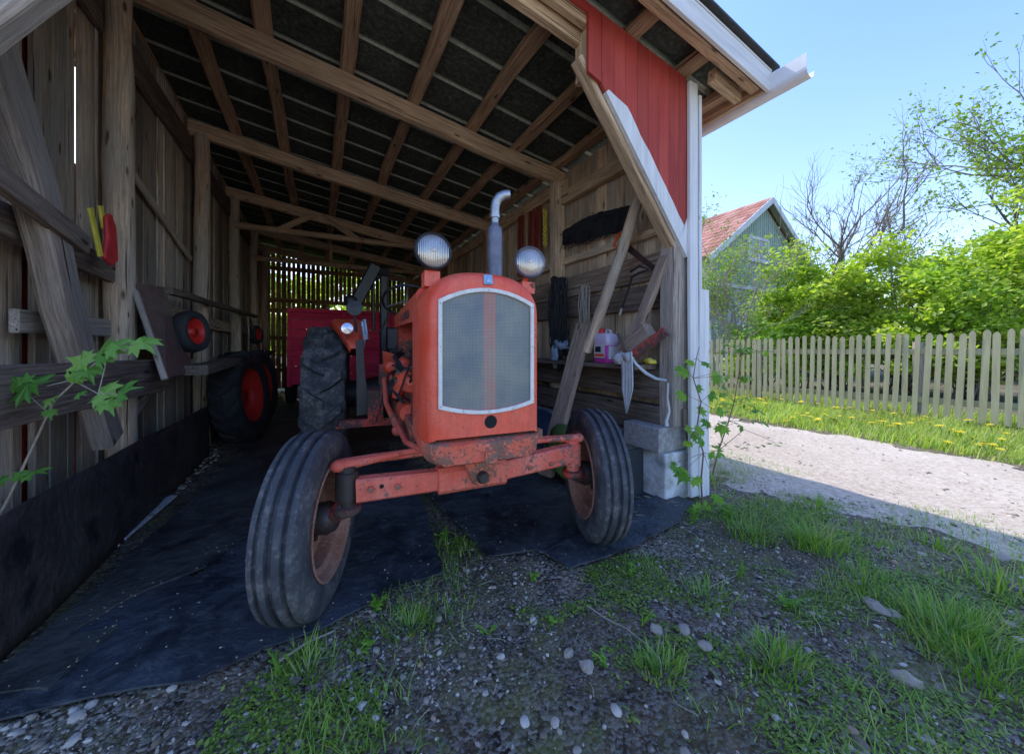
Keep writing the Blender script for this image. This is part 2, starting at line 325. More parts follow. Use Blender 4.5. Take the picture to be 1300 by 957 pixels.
def groundmat():
    m=Mt('soil_ground',.95,.2); v=m.coord('pos')
    a=m.noise(v,1.7,5,.6); b=m.noise(v,9,6,.65); cc=m.voro(v,75,out='Color'); d=m.voro(v,75); c2=m.voro(v,150,out='Color')
    soil=m.mix(m.ramp(b,[(.35,0.),(.65,1.)]),(.024,.015,.008),(.165,.108,.062))
    bw=m.n('ShaderNodeRGBToBW'); m.l(cc,bw.inputs[0]); bw2=m.n('ShaderNodeRGBToBW'); m.l(c2,bw2.inputs[0])
    st=m.ramp(bw.outputs[0],[(.35,(.07,.050,.033)),(.6,(.28,.215,.155)),(.85,(.54,.46,.37))])
    c=m.mix(m.math('MULTIPLY',m.ramp(a,[(.40,.1),(.65,.8)]),m.ramp(bw.outputs[0],[(.52,0.),(.6,1.)])),soil,st)
    c=m.mix(m.math('MULTIPLY',m.ramp(bw2.outputs[0],[(.62,0.),(.68,1.)]),.6),c,(.22,.2,.18))
    gm=m.noise(v,1.3,6,.7,.4); c=m.mix(m.math('MULTIPLY',m.ramp(gm,[(.46,0.),(.60,.7)]),m.ramp(b,[(.38,.0),(.58,1.)])),c,m.mix(b,(.04,.045,.010),(.20,.22,.04)))
    m.bump(m.math('ADD',m.math('MULTIPLY',b,.6),m.math('ADD',m.math('MULTIPLY',d,-.6),m.math('MULTIPLY',m.noise(v,140,4,.7),.35))),1.,.02); return m.col(c).m
g.build('ground',groundmat(),kind='structure')
def roadmat():
    m=Mt('road_gravel',.95,.2); v=m.coord('pos'); a=m.noise(v,.9,5,.6); b=m.noise(v,26,6,.7)
    cc=m.voro(v,60,out='Color'); bw=m.n('ShaderNodeRGBToBW'); m.l(cc,bw.inputs[0])
    c=m.mix(m.ramp(a,[(.35,0.),(.65,1.)]),(.42,.335,.255),(.52,.43,.34)); c=m.mix(.8,c,m.ramp(b,[(.3,.6),(.7,1.25)]),'MULTIPLY')
    c=m.mix(m.ramp(bw.outputs[0],[(.72,0.),(.85,.4)]),c,(.60,.56,.51)); c=m.mix(m.ramp(bw.outputs[0],[(.18,.45),(.25,0.)]),c,(.22,.19,.16)); tk=m.noise(m.coord('pos',(1.,1.,1.)),2.2,5,.6); c=m.mix(m.ramp(tk,[(.55,0.),(.7,.35)]),c,(.34,.27,.22))
    m.bump(m.math('ADD',b,m.math('MULTIPLY',bw.outputs[0],.3)),.22,.004); return m.col(c).m
rd=MB(); vs=[]; fs=[]; NR=60
vl=[-30,-20,-14,-10,-7,-5,-4]+[-3+i*.25 for i in range(60)]+[13,15,18,22,30,45,70]
for i,v in enumerate(vl):
    uL=2.75+.16*fbm(v,1,0,1.1)+(.0 if v>1 else .12); uR=5.55+.12*fbm(v,7,0,1.3)
    for j in range(13):
        u=uL+(uR-uL)*j/12; p=toW((u,v,0)); ed=min(j,12-j)/2
        z=gz(p.x,p.y)+(.016 if ed>=1 else .016*ed-.004); vs.append((p.x,p.y,z))
fs=[(i*13+j,i*13+j+1,(i+1)*13+j+1,(i+1)*13+j) for i in range(len(vl)-1) for j in range(12)]
rd.add(vs,fs,None,True); RM=roadmat(); rd.build('gravel_road',RM,kind='structure')
yd=MB(); vs=[]; ny=40  # unseen gravel added behind the camera to bounce sunlight into the barn
for i in range(ny+1):
    v=-1.35-16*(i/ny)**1.5
    for j in range(31):
        u=-9+11.85*j/30; p=toW((u,v+(.15*fbm(u,0,0,1) if i==0 else 0),0)); vs.append((p.x,p.y,gz(p.x,p.y)+(.02 if i and 0<j<30 else -.004)))
yd.add(vs,[(i*31+j,i*31+j+1,(i+1)*31+j+1,(i+1)*31+j) for i in range(ny) for j in range(30)],None,True); yd.build('bounce_yard',RM,kind='structure')

# floor mats
def flatmat(name,px,z,mat,label,group=None,sub=8,t=.007):
    pts=[onZ(a,b) for a,b in px]; out=[]
    for i in range(len(pts)):
        a,b=pts[i],pts[(i+1)%len(pts)]
        for k in range(sub):
            p=a.lerp(b,k/sub); nrm=Vector((-(b-a).y,(b-a).x,0)).normalized()
            p=p+nrm*.022*fbm(p.x,p.y,4,2.5)*(0 if k==0 else 1); out.append(Vector((p.x,p.y,z+.004*fbm(p.x,p.y,8,2))))
    m=MB(); n=len(out)
    # ear-safe: rely on n-gon tessellation
    m.prism(out,(0,0,t)); return m.build(name,mat,None,'W',label,'rubber mat',group), out
MATS=[]
for a in [
 ('rubber_mat',[(-60,925),(250,866),(335,822),(415,796),(500,748),(562,728),(536,640),(516,585),(470,560),(420,556),(250,735),(190,720),(60,830)],.002,G_mat3,'blue black rubber sheet on the floor under the left front wheel'),
 ('rubber_mat',[(-60,890),(20,838),(75,788),(135,738),(170,703),(240,640),(286,600),(330,560),(420,556),(390,640),(300,690),(262,722),(170,760),(85,812),(150,800),(60,880)],.011,G_mat2,'dusty dark rubber sheet on the floor beside the black wall belt'),
 ('rubber_mat',[(538,625),(575,660),(620,706),(690,700),(800,662),(868,640),(820,600),(790,560),(700,540),(600,545),(560,585)],.002,G_mat,'oil stained black rubber sheet beneath the tractor front axle'),
 ('rubber_mat',[(684,704),(722,727),(790,702),(866,664),(880,640),(850,628),(800,640),(760,670)],.012,G_mat3,'small black rubber offcut under the right front wheel'),
 ('rubber_mat',[(300,575),(420,556),(520,560),(560,585),(700,540),(690,505),(600,492),(480,492),(380,500),(320,530)],-.004,G_mat,'black rubber sheet deep in the shed beneath the rear wheels')]:
    o,pl=flatmat(*a); MATS.append(pl)

# ------------------------------------------------------------------ barn
barn=thing('barn','open fronted red and white timber barn sheltering the red tractor','barn',(.6,1.6,0),'B')
def zrb(u): return 3.098-.147*u            # rafter underside
def zpu(u): return zrb(u)+.125             # purlin underside
def zsh(u): return zpu(u)+.075             # sheet underside
def bp(mb,name,mat,label=None,**k):
    o=mb.build(name,mat,barn,'B',**k)
    if label: o['label']=label
    return o
def wallboards(u0,u1,vA,vB,zb,zt,wmin,wmax,gap,along='v',fixed=None,cut=None):
    m=MB(); p=vA
    while p<vB:
        wd=random.uniform(wmin,wmax); q=min(p+wd,vB); tp=random.uniform(-.004,.004); gp=random.uniform(*gap)
        off=random.uniform(-.007,.007)
        spans=[(zb(p) if callable(zb) else zb, zt(p) if callable(zt) else zt)]
        if cut and cut(p,q): s=spans[0]; c=cut(p,q); spans=[(s[0],c[0]),(c[1],s[1])]
        for (z0,z1) in spans:
            if along=='v': c=[(u0+off,p,z0),(u1+off,p,z0),(u1+off,q-gp,z0),(u0+off,q-gp,z0),(u0+off,p+tp,z1),(u1+off,p+tp,z1),(u1+off,q-gp+tp,z1),(u0+off,q-gp+tp,z1)]
            else: c=[(p,u0+off,z0),(q-gp,u0+off,z0),(q-gp,u1+off,z0),(p,u1+off,z0),(p+tp,u0+off,z1),(q-gp+tp,u0+off,z1),(q-gp+tp,u1+off,z1),(p+tp,u1+off,z1)]
            m.hexa(c,2)
        p=q
    return m
# left wall : two layers, the outer one red, so the gaps show red or sky
lw=MB()
for a,b in ((1.62,2.52),(2.60,2.91),(3.0,5.2),(5.22,10.15)):
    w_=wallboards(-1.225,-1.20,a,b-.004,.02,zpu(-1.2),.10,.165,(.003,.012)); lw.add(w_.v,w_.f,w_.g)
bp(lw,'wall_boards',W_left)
lw=wallboards(-1.28,-1.262,1.62,10.15,.05,zpu(-1.2),.16,.22,(.001,.003))
# leave a few true openings in the outer skin
lo=MB(); p=1.62
for a,b in ((1.62,3.04),(3.22,4.2),(4.22,6.02),(6.035,7.7),(7.715,10.15)):
    x=a
    while x<b-.01:
        y=min(b,x+random.uniform(.14,.2)); lo.box((-1.275,x,.04),(-1.255,y-.002,zpu(-1.26))); x=y
bp(lo,'outer_cladding',P_red)
m=MB(); m.box((-1.275,3.05,.05),(-1.255,3.21,2.12)); bp(m,'cladding_board',P_red)
# open crack in the inner boards at the same place is produced by a missing strip : add cracks
# right wall
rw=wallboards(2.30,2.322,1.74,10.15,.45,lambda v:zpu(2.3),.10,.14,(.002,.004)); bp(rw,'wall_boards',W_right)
rw=wallboards(2.345,2.365,1.62,10.15,.12,lambda v:zpu(2.35),.12,.15,(.001,.002)); bp(rw,'outer_cladding',P_red)
# back wall with gaps
def cutf(p,q): return (1.93,2.12) if .20<p<1.05 else None
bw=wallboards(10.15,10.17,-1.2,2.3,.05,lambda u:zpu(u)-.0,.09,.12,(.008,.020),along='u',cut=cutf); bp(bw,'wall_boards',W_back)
m=MB()
for z in (.5,1.25,1.9,2.15,2.9): m.plank((-1.2,10.10,z),(2.3,10.10,z),.10,.05)
bp(m,'back_rail',W_back)
m=MB(); m.plank((.15,10.09,1.93),(.15,10.09,2.12),.04,.05,(1,0,0)); m.plank((.62,10.09,1.93),(.62,10.09,2.12),.03,.05,(1,0,0)); m.plank((1.1,10.09,1.93),(1.1,10.09,2.12),.04,.05,(1,0,0))
bp(m,'window_frame',W_grey)
# roof sheet with ribs across the slope (ribs run from high side to eave)
m=MB(); v=1.30; prof=[]
while v<10.4:
    prof+= [(v,0),(v+.325,0),(v+.335,.018),(v+.357,.018)]; v+=.37
prof.append((v,0))
ul=[-1.95,-1.0,0,1.,1.8,2.70]
vs=[(u,vv,zsh(u)+h+.002*noise.noise(Vector((u,vv*3,0)))) for u in ul for (vv,h) in prof]; n=len(prof)
fs=[(a*n+b,a*n+b+1,(a+1)*n+b+1,(a+1)*n+b) for a in range(len(ul)-1) for b in range(n-1)]
m.add(vs,fs); 
def roofmat():
    mm=Mt('roof_underside',.9,.2); v=mm.coord('gc',(1,1,1)); b=mm.noise(v,30,6,.75); a=mm.noise(v,2,4)
    c=mm.ramp(b,[(.32,(.034,.040,.034)),(.52,(.072,.082,.066)),(.75,(.19,.20,.16))]); c=mm.mix(.7,c,mm.ramp(a,[(.3,.5),(.7,1.2)]),'MULTIPLY')
    # paler mottled colour along the rib grooves
    sx=mm.n('ShaderNodeSeparateXYZ'); mm.l(v,sx.inputs[0]); f=mm.math('FRACT',mm.math('DIVIDE',mm.math('SUBTRACT',sx.outputs[1],1.30),.37))
    k=mm.math('MULTIPLY',mm.math('GREATER_THAN',f,.885),mm.ramp(mm.noise(v,18,5,.7),[(.25,.35),(.5,1.)]))
    c=mm.mix(k,c,mm.mix(mm.noise(v,50,4),(.20,.22,.16),(.52,.54,.42))); mm.bump(b,.5,.006); return mm.col(c).m
bp(m,'roof_sheet',roofmat())
m=MB(); m.hexa([(-1.97,1.27,zsh(-1.97)+.03),(2.735,1.27,zsh(2.735)+.03),(2.735,10.45,zsh(2.735)+.03),(-1.97,10.45,zsh(-1.97)+.03),(-1.97,1.27,zsh(-1.97)+.045),(2.735,1.27,zsh(2.735)+.045),(2.735,10.45,zsh(2.735)+.045),(-1.97,10.45,zsh(-1.97)+.045)]); bp(m,'roof_covering',S_felt)
# rafters
for i,v in enumerate((3.11,4.87,6.63,8.39,9.95)):
    m=MB(); m.plank((-1.24,v,zrb(-1.24)+.05),(2.36,v,zrb(2.36)+.05),.145,.07,(0,0,1),.006); bp(m,'rafter',W_raft)
for u in (-1.72,-1.25,-.79,-.334,.2,.714,1.245,1.71,2.19,2.60):
    m=MB(); m.plank((u,1.36,zpu(u)+.036),(u+random.uniform(-.03,.03),10.3,zpu(u)+.036),.105,.07,(1,0,0),.009,.016); bp(m,'purlin',W_purl)
# posts
for v in (3.11,4.87,6.63,8.39,9.9):
    m=MB(); m.log((-1.06-.02,v,0),(-1.1,v,zrb(-1.06)+.01),.074,.066,.014); bp(m,'log_post',W_log)
for v in (3.11,4.87,6.63,8.39,9.9):
    m=MB(); m.plank((2.22,v,.45),(2.22,v,zrb(2.22)),.11,.12,(0,1,0),.004); bp(m,'wall_post',W_purl if v>4 else W_right)
# left plate and girts
m=MB(); m.plank((-1.17,1.65,3.08),(-1.17,10.1,3.08),.21,.045,(0,0,1)); bp(m,'wall_plate',W_dark)
m=MB(); m.plank((2.255,3.2,2.60),(2.255,1.8,2.58),.13,.06,(0,0,1)); m.plank((2.26,3.02,2.74),(2.26,10.1,2.70),.12,.06,(0,0,1)); bp(m,'wall_plate',W_raft)
def Lp(a,b,ua,ub): return onU(a[0],a[1],ua)if a[0]>0 else None
m=MB(); m.plank(onU(-22,30,-1.02),onU(135,560,-.985),.175,.085,(0,1,0),.018,.034,w1=.155); bp(m,'diagonal_brace',W_brace)
m=MB(); m.plank((-.955,1.7,1.66),onU(107,311,-.955),.085,.04,(0,0,1)); bp(m,'girt',W_dark)
m=MB(); m.plank((-1.075,1.7,1.56),(-1.10,3.05,1.50),.13,.04,(0,0,1)); bp(m,'girt',W_dark)
m=MB(); m.plank((-1.12,2.3,1.16),(-1.12,3.1,1.16),.10,.03,(0,0,1)); bp(m,'girt',W_grey)
m=MB(); m.plank((-.93,1.7,.885),(-.93,3.28,.855),.21,.05,(0,0,1),.006); bp(m,'girt',W_dark)
m=MB(); m.plank((-1.155,3.2,1.33),(-1.155,10.1,1.33),.14,.04,(0,0,1)); bp(m,'girt',W_left)
m=MB(); m.plank((-1.15,3.2,.85),(-1.15,10.1,.85),.14,.04,(0,0,1)); bp(m,'girt',W_left)
m=MB(); m.plank((-1.13,3.25,.50),(-1.13,4.3,1.0),.06,.03,(0,0,1)); bp(m,'diagonal_brace',W_grey)
m=MB(); m.plank((-1.16,3.18,2.35),(-1.16,4.8,1.95),.05,.025,(0,0,1)); bp(m,'batten',W_left)
# trusses
for v,z in ((6.63,2.84),(8.39,2.74)):
    m=MB(); m.log((-1.1,v-.05,z),(2.25,v-.05,z+.02),.05,.045,.01,10); bp(m,'tie_beam',W_raft)
    if v<7:
        for a,b in ((-.55,-.05),(.6,.05)):
            m=MB(); m.plank((a,v-.07,z+.0),(b,v-.07,zrb(b)+.07),.09,.03,(0,0,1)); bp(m,'truss_strut',W_raft)
    else:
        m=MB(); m.plank((.2,v-.07,z),(.2,v-.07,zrb(.2)+.05),.09,.03,(1,0,0)); bp(m,'truss_strut',W_raft)
# right wall rails
for z,h,t,a,b,mt in ((1.93,.065,.05,1.8,10.1,W_right),(1.70,.13,.05,1.8,3.9,W_plank),(1.44,.19,.06,1.75,10.1,W_dark),(1.60,.08,.04,1.8,5.,W_plank),(.785,.22,.09,1.75,10.1,W_dark),(.52,.20,.11,1.75,10.1,W_dark)):
    m=MB(); uu=2.30-t/2-.003 if z>1 else 2.18; m.plank((uu,a,z),(uu,b,z),h,t,(0,0,1),.005); bp(m,'wall_rail',mt)
m=MB(); m.plank((2.09,1.80,.905),(2.11,6.0,.905),.03,.30,(0,0,1)); bp(m,'wall_shelf',W_dark)
# ---- front frame
def zs(u): return zpu(u)-.004
Pa=onV(752,86,1.61); Pb=onV(868,322,1.61); sl_=(Pb.z-Pa.z)/(Pb.x-Pa.x)
def zd(u): return Pa.z+sl_*(u-Pa.x)
m=MB(); u=1.36; 
while u<2.225:
    q=min(u+.098,2.228); zb0=max(zd(u),1.62); 
    b0=zd(u) if u>1.43 else zd(1.43); b1=zd(q-.003) if q>1.43 else zd(1.43)
    m.hexa([(u,1.60,b0),(q-.003,1.60,b1),(q-.003,1.62,b1),(u,1.62,b0),(u,1.60,zs(u)),(q-.003,1.60,zs(q)),(q-.003,1.62,zs(q)),(u,1.62,zs(u))],2); u=q
bp(m,'gable_boards',P_red)
# white stripe along the diagonal (wobbly brush edge)
m=MB(); N=26; lo_=[];hi_=[]
for i in range(N+1):
    q=i/N; u=1.49+(2.226-1.49)*q; lo_.append((u,1.5965,zd(u)+.002)); wv=.105+.010*fbm(q*3,2,0,2)-(.08*max(0,.12-q)/.12)
    uu=min(u+wv*.85,2.226); hi_.append((uu,1.5965,min(zd(u)+wv*.62+(.0 if uu<2.226 else .10),zd(u)+.3)))
un=[(a[0],1.6225,a[2]-.005) for a in lo_]; vs=[(a[0],a[1],a[2]-.005) for a in lo_]+hi_+un; m.add(vs,[(i,i+1,N+2+i,N+1+i) for i in range(N)]+[(i,2*N+2+i,2*N+3+i,i+1) for i in range(N)]); m.g=[(p[2]+5,p[0],p[1]) for p in vs]; bp(m,'white_stripe',P_white)
dd_=(Pb-Pa).normalized(); nn_=Vector((dd_.z,0,-dd_.x)); nn_=nn_ if nn_.x<0 else -nn_
m=MB(); m.plank(Pa+Vector((0,.060,0))+nn_*.010-dd_*.09,Pb+Vector((0,.060,0))+nn_*.010+dd_*.01,.040,.085,nn_,.003,.010); bp(m,'corner_brace',W_raft)
m=MB(); m.plank((1.40,1.69,zd(1.43)+.02),(1.40,1.69,zrb(1.43)+.03),.045,.12,(1,0,0),.003,.01); bp(m,'hanger_block',W_raft)
for dv,dz,h,t,mt in ((.075,.0,.13,.055,W_raft),(.0,.055,.12,.05,W_raft)):
    m=MB(); z=lambda u:zrb(u)-.035+dz+h/2
    m.plank((-1.7,1.645+dv,z(-1.7)),(2.2 if dv else 1.50,1.645+dv,z(2.2 if dv else 1.50)),h,t,(0,0,1),.003); bp(m,'header_beam',mt)
m=MB(); m.hexa([(-1.9,1.600,zrb(-1.9)+.07),(1.36,1.600,zrb(1.36)+.07),(1.36,1.618,zrb(1.36)+.07),(-1.9,1.618,zrb(-1.9)+.07),(-1.9,1.600,zs(-1.9)),(1.36,1.600,zs(1.36)),(1.36,1.618,zs(1.36)),(-1.9,1.618,zs(-1.9))],0); bp(m,'gable_boards',P_red)
# left corner: brace, boards and post (mostly outside the picture)
m=MB(); m.plank((-1.385,1.645,1.16),(-.185,1.645,3.05),.09,.09,(1,0,0),.004,.012); bp(m,'corner_brace',W_grey)
m=MB(); u=-1.385
while u<-.33:
    q=u+.1; f=lambda x:1.16+(x+1.385)*1.575+.08
    m.hexa([(u,1.575,f(u)),(q-.003,1.575,f(q)),(q-.003,1.595,f(q)),(u,1.595,f(u)),(u,1.575,zs(u)),(q-.003,1.575,zs(q)),(q-.003,1.595,zs(q)),(u,1.595,zs(u))],2); u=q
bp(m,'gable_boards',P_red)
m=MB(); m.plank((-1.30,1.68,0),(-1.30,1.68,3.2),.14,.14,(1,0,0)); bp(m,'corner_post',W_grey)
# right corner
m=MB(); m.plank((2.222,1.69,.50),(2.222,1.69,2.83),.175,.13,(1,0,0),.004,.012); bp(m,'corner_post',W_grey)
m=MB(); m.plank((2.275,1.585,.02),(2.265,1.585,2.86),.085,.026,(1,0,0),.0015,.004); m.plank((2.345,1.62,.02),(2.345,1.62,2.80),.03,.09,(1,0,0),.0015,.004); bp(m,'corner_trim',P_white)
m=MB(); m.plank((2.39,1.60,0.0),(2.385,1.60,1.45),.105,.05,(1,0,0),.0015,.004); bp(m,'corner_trim',P_white)
m=MB(); m.plank((2.25,1.61,.50),(2.25,1.61,.62),.09,.02,(1,0,0)); bp(m,'trim_block',W_dark)
# fascia, barge rafter, gutter
m=MB(); c=lambda u:zsh(u)-.055
m.plank((-1.97,1.315,c(-1.97)),(2.69,1.315,c(2.69)),.155,.024,(0,0,1),.001,.003); bp(m,'barge_board',P_white)
m=MB(); m.plank((-1.97,1.37,c(-1.97)-.03),(2.62,1.37,c(2.62)-.03),.10,.06,(0,0,1),.003); bp(m,'barge_rafter',W_purl)
m=MB(); m.plank((2.665,1.34,zsh(2.665)-.07),(2.665,10.4,zsh(2.665)-.07),.11,.022,(0,0,1),.001); bp(m,'eave_board',W_raft)
for v in [1.47,3.11,4.87,6.63,8.39]:
    m=MB(); m.plank((2.30,v,zsh(2.3)-.11),(2.60,v,zsh(2.60)-.11),.09,.05,(0,0,1)); bp(m,'eave_block',W_raft if v<2 else P_red)

m=MB(); uc,zc,rg=2.735,zsh(2.665)-.105,.048; pr=[]
for i in range(11):
    a=math.pi*(1+i/10); pr.append((uc+rg*math.cos(a),zc+rg*math.sin(a)))
pr=[(uc-rg,zc+.088)]+pr+[(uc+rg+.004,zc+.008),(uc+rg+.010,zc)]
vs=[]; 
for v in (1.10,4.,7.,10.5):
    vs+=[(x,v,z) for x,z in pr]
n=len(pr); m.add(vs,[(a*n+b,a*n+b+1,(a+1)*n+b+1,(a+1)*n+b) for a in range(3) for b in range(n-1)])
gut=bp(m,'gutter',simple('gutter_white',(.74,.74,.74),.4,ns=12,cv=.08)); sd=gut.modifiers.new('s','SOLIDIFY'); sd.thickness=.003
# foundation
blk=MB(); blk.box((2.02,1.66,.325),(2.31,1.98,.495)); bp(blk,'concrete_block',S_concrete,bevel=.008)
blk=MB(); blk.box((2.06,1.64,-.02),(2.34,2.02,.32)); bp(blk,'foundation_block',S_wash,bevel=.012)
blk=MB(); blk.box((2.02,2.05,-.02),(2.3,10.2,.40)); bp(blk,'foundation_wall',S_concrete)
blk=MB(); blk.box((-1.32,1.7,-.02),(-1.19,10.2,.03)); bp(blk,'foundation_wall',S_concrete)
o=MB().box((1.86,1.80,0),(2.03,1.82,.33)).box((1.85,1.82,0),(1.87,2.3,.33)).build('black_board',simple('black_board',(.02,.024,.028),.6,ns=10),None,'B','black board standing against the white foundation block','board')

# wall belt leaning on the left wall
m=MB(); vs=[]; fs=[]; nv=30; nz=7
for i in range(nv+1):
    v=1.62+(4.42-1.62)*i/nv; top=.475+.02*fbm(v,0,0,1.2)
    for j in range(nz+1):
        q=j/nz; vs.append((-.93-.02*q**1.3+.010*fbm(v,q,2,1.5)-.004+(.02*math.sin(v*5)*q*(1-q)),v,.004+top*q))
fs=[(a*(nz+1)+b,a*(nz+1)+b+1,(a+1)*(nz+1)+b+1,(a+1)*(nz+1)+b) for a in range(nv) for b in range(nz)]
m.add(vs,fs,None,True); o=m.build('rubber_belt',G_belt,None,'B','long dark brown rubber belt stood on edge along the left wall','rubber belt'); x=o.modifiers.new('s','SOLIDIFY'); x.thickness=.01

m=MB(); p=onZ(152,688); q=onZ(219,632); m.plank(p+Vector((0,0,.012)),q+Vector((0,0,.012)),.05,.012,(1,0,0),.006); m.build('pale_strip',simple('pale_strip',(.45,.47,.50),.8,ns=30),None,'W','pale flat strip lying between the wall belt and the mat','strip')
# ------------------------------------------------------------------ stored things, left side
# low trailer frame on its side
ct=thing('farm_trailer','narrow brown farm trailer with small red wheels hung along the left wall','trailer',(-.9,3.2,.85),'B')
A,B_,C_,D_=onU(170,357,-1.03),onU(207,364,-1.0),onU(246,470,-.86),onU(212,481,-.80)
m=MB(); nrm=(B_-A).cross(D_-A).normalized()*.022; m.prism([A,B_,C_,D_],nrm); m.build('end_board',simple('board_brown',(.16,.10,.085),.45,ns=14,cv=.35),ct,'B',bevel=.006)
m=MB(); m.plank(A+nrm*.5,D_+nrm*.5,.03,.03,(1,0,0)); m.build('edge_strip',W_grey,ct,'B')
m=MB(); m.plank(onU(213,369,-1.0),onU(325,402,-.98),.05,.06,(0,0,1)); m.build('rail',W_dark,ct,'B')
m=MB(); m.plank(onU(246,470,-.80),onU(343,447,-.84),.07,.16,(0,0,1)); m.build('rail',W_dark,ct,'B')
m=MB(); m.plank(onU(316,403,-.95),onU(330,446,-.9),.05,.03,(0,1,0)); m.build('cross_bar',W_dark,ct,'B')
WAX=Vector((1,-.32,.1)).normalized()
def small_wheel(c,r):
    t=MB(); wdt=.055
    t.lathe([(r*.58,-wdt*.6),(r*.8,-wdt),(r*.95,-wdt*.8),(r,-wdt*.3),(r,wdt*.3),(r*.95,wdt*.8),(r*.8,wdt),(r*.62,wdt*.6)],c,WAX,32)
    wh=t.build('wheel',RB_dark,ct,'B')
    q=MB(); q.lathe([(0,.02),(r*.18,.03),(r*.2,.005),(r*.45,-.005),(r*.55,.03),(r*.62,.035)],c,WAX,28); q.build('rim',T_redrim,wh,'B')
small_wheel(onU(243,421,-.86)+Vector((0,0,0)),.16); small_wheel(onU(325,425,-.9),.15)
m=MB(); p0=onU(314,402,-.93); m.tube([p0,p0+Vector((.01,.03,-.25)),p0+Vector((0,.1,-.45)),p0+Vector((0,.16,-.3)),p0+Vector((0,.12,0))],.006,6); m.tube([p0+Vector((.01,.02,0)),p0+Vector((.02,.0,-.3)),p0+Vector((.01,.05,-.55))],.006,6); m.build('rope',S_ropeg,ct,'B')
# red pouch and yellow sticks
m=MB(); a=onU(121,262,-.985); b=onU(143,335,-.985)
m.prism([onU(x,y,-.985) for x,y in ((129,274),(136,270),(142,287),(145,331),(137,338),(127,327),(131,300))],(.02,0,0)); po=m.build('tool_pouch',S_redcan,None,'B','red canvas pouch holding yellow sticks, hung beside the first log post','pouch',bevel=.012)
m=MB(); m.plank(onU(127,325,-.965),onU(114,264,-.965),.035,.012,(0,1,0)); po1=m.build('stick',S_yellow,po,'B'); m=MB(); m.plank(onU(132,290,-.99),onU(127,261,-.99),.035,.012,(0,1,0)); m.build('stick',S_yellow,po,'B')
# spare tractor wheels
def lug_tyre(c,rad,wd,ax,rim_r,mat,nl=22,lh=.03,name='tyre',parent=None,frame='B'):
    c=Vector(c); ax=Vector(ax).normalized(); t=MB(); h=wd/2
    pr=[(rim_r,-h*.78),(rim_r+.03,-h*.9),(rad*.80,-h),(rad*.92,-h*.93),(rad-lh,-h*.72),(rad-lh*.7,-h*.3),(rad-lh*.6,0),(rad-lh*.7,h*.3),(rad-lh,h*.72),(rad*.92,h*.93),(rad*.80,h),(rim_r+.03,h*.9),(rim_r,h*.78)]
    t.lathe(pr,c,ax,56)
    a=ax.cross(Vector((0,0,1))).normalized(); b=Vector((0,0,1)) if a.length else None; b=ax.cross(a)
    def P(th,r,hh): return c+(a*math.cos(th)+b*math.sin(th))*r+ax*hh
    for i in range(nl*2):
        s=1 if i%2 else -1; th0=math.pi*i/nl; path=[(0,-s*h*.06),(-.07*s*s,s*h*.35),(-.19,s*h*.78),(-.235,s*h*1.0)]
        vs=[]; tw=.033/rad*1.2
        for k,(dt,hh) in enumerate(path):
            dt*=.52/rad; top=(rad if k<3 else rad-.05); bot=(rad-lh*1.3 if k<3 else rad-.11); e=tw*(1.1 if k<3 else 1.35)
            vs+=[P(th0-dt*-1-e,bot,hh),P(th0+dt-e*.72,top,hh),P(th0+dt+e*.72,top,hh),P(th0+dt+e,bot,hh)]
        fs=[]
        for k in range(3):
            for j in range(3): fs.append((k*4+j,k*4+j+1,(k+1)*4+j+1,(k+1)*4+j))
        fs+=[(0,1,2,3),(15,14,13,12)]; t.add(vs,fs)
    return t.build(name,mat,parent,frame)
spares=[]
for i,(cu,cv,r,lab) in enumerate(((-.76,4.98,.50,'nearest spare tractor wheel with red rim leaning against the left wall'),(-.78,6.15,.50,'farther spare tractor wheel with red rim in the dark by the left wall'))):
    tw=thing('spare_wheel',lab,'tractor wheel',(cu,cv,0),'B','spare tractor wheels along the left wall')
    ax=Vector((1,-.20,.10)).normalized(); c=(cu,cv,r+.0)
    lug_tyre(c,r,.27,ax,.30,RB_dark,18,.026,'tyre',tw)
    m=MB(); m.lathe([(0,.02),(.07,.03),(.09,-.02),(.2,-.05),(.26,.0),(.275,.06),(.30,.07),(.305,.10),(.32,.10)],c,ax,36); m.build('rim',T_redrim,tw,'B')

# ------------------------------------------------------------------ stored things, right side
pl=MB(); pl.plank((1.62,2.44,.0),onU(742,412,1.99),.155,.05,(.25,-1,0),.004,.008); pl.build('leaning_plank',W_plank,None,'B','broad brown plank leaning on the shelf behind the right front wheel','plank')
q=MB(); q.log(onU(745,428,1.97)+Vector((0,0,-.12)),onU(811,250,2.10),.047,.04,.01,12); q.build('leaning_pole',W_log,None,'B','long pale round pole leaning on the right wall boards','pole')
q=MB(); q.plank(onU(806,424,2.03),onU(846,322,2.16),.075,.045,(0,1,0)); q.build('leaning_timber',W_plank,None,'B','short dark squared timber leaning by the grey corner post','timber')
# net
m=MB(); tp=[(714,293),(735,281),(760,270),(785,264),(803,261)]; bt=[(714,312),(735,309),(755,303),(778,297),(799,289)]; vs=[]; K=24; J=6
def lerpl(l,q):
    x=q*(len(l)-1); i=min(int(x),len(l)-2); f=x-i; return (l[i][0]+(l[i+1][0]-l[i][0])*f,l[i][1]+(l[i+1][1]-l[i][1])*f)
for i in range(K+1):
    a=lerpl(tp,i/K); b=lerpl(bt,i/K)
    for j in range(J+1):
        u=2.235+.012*math.sin(i*1.7+j*2)-.02*math.sin(j/J*3.14)
        p=onU(a[0]+(b[0]-a[0])*j/J,a[1]+(b[1]-a[1])*j/J+random.uniform(-1.2,1.2)*(1 if j in(0,J) else .3),u); vs.append(p)
m.add(vs,[(i*(J+1)+j,(i+1)*(J+1)+j,(i+1)*(J+1)+j+1,i*(J+1)+j+1) for i in range(K) for j in range(J)],None,True)
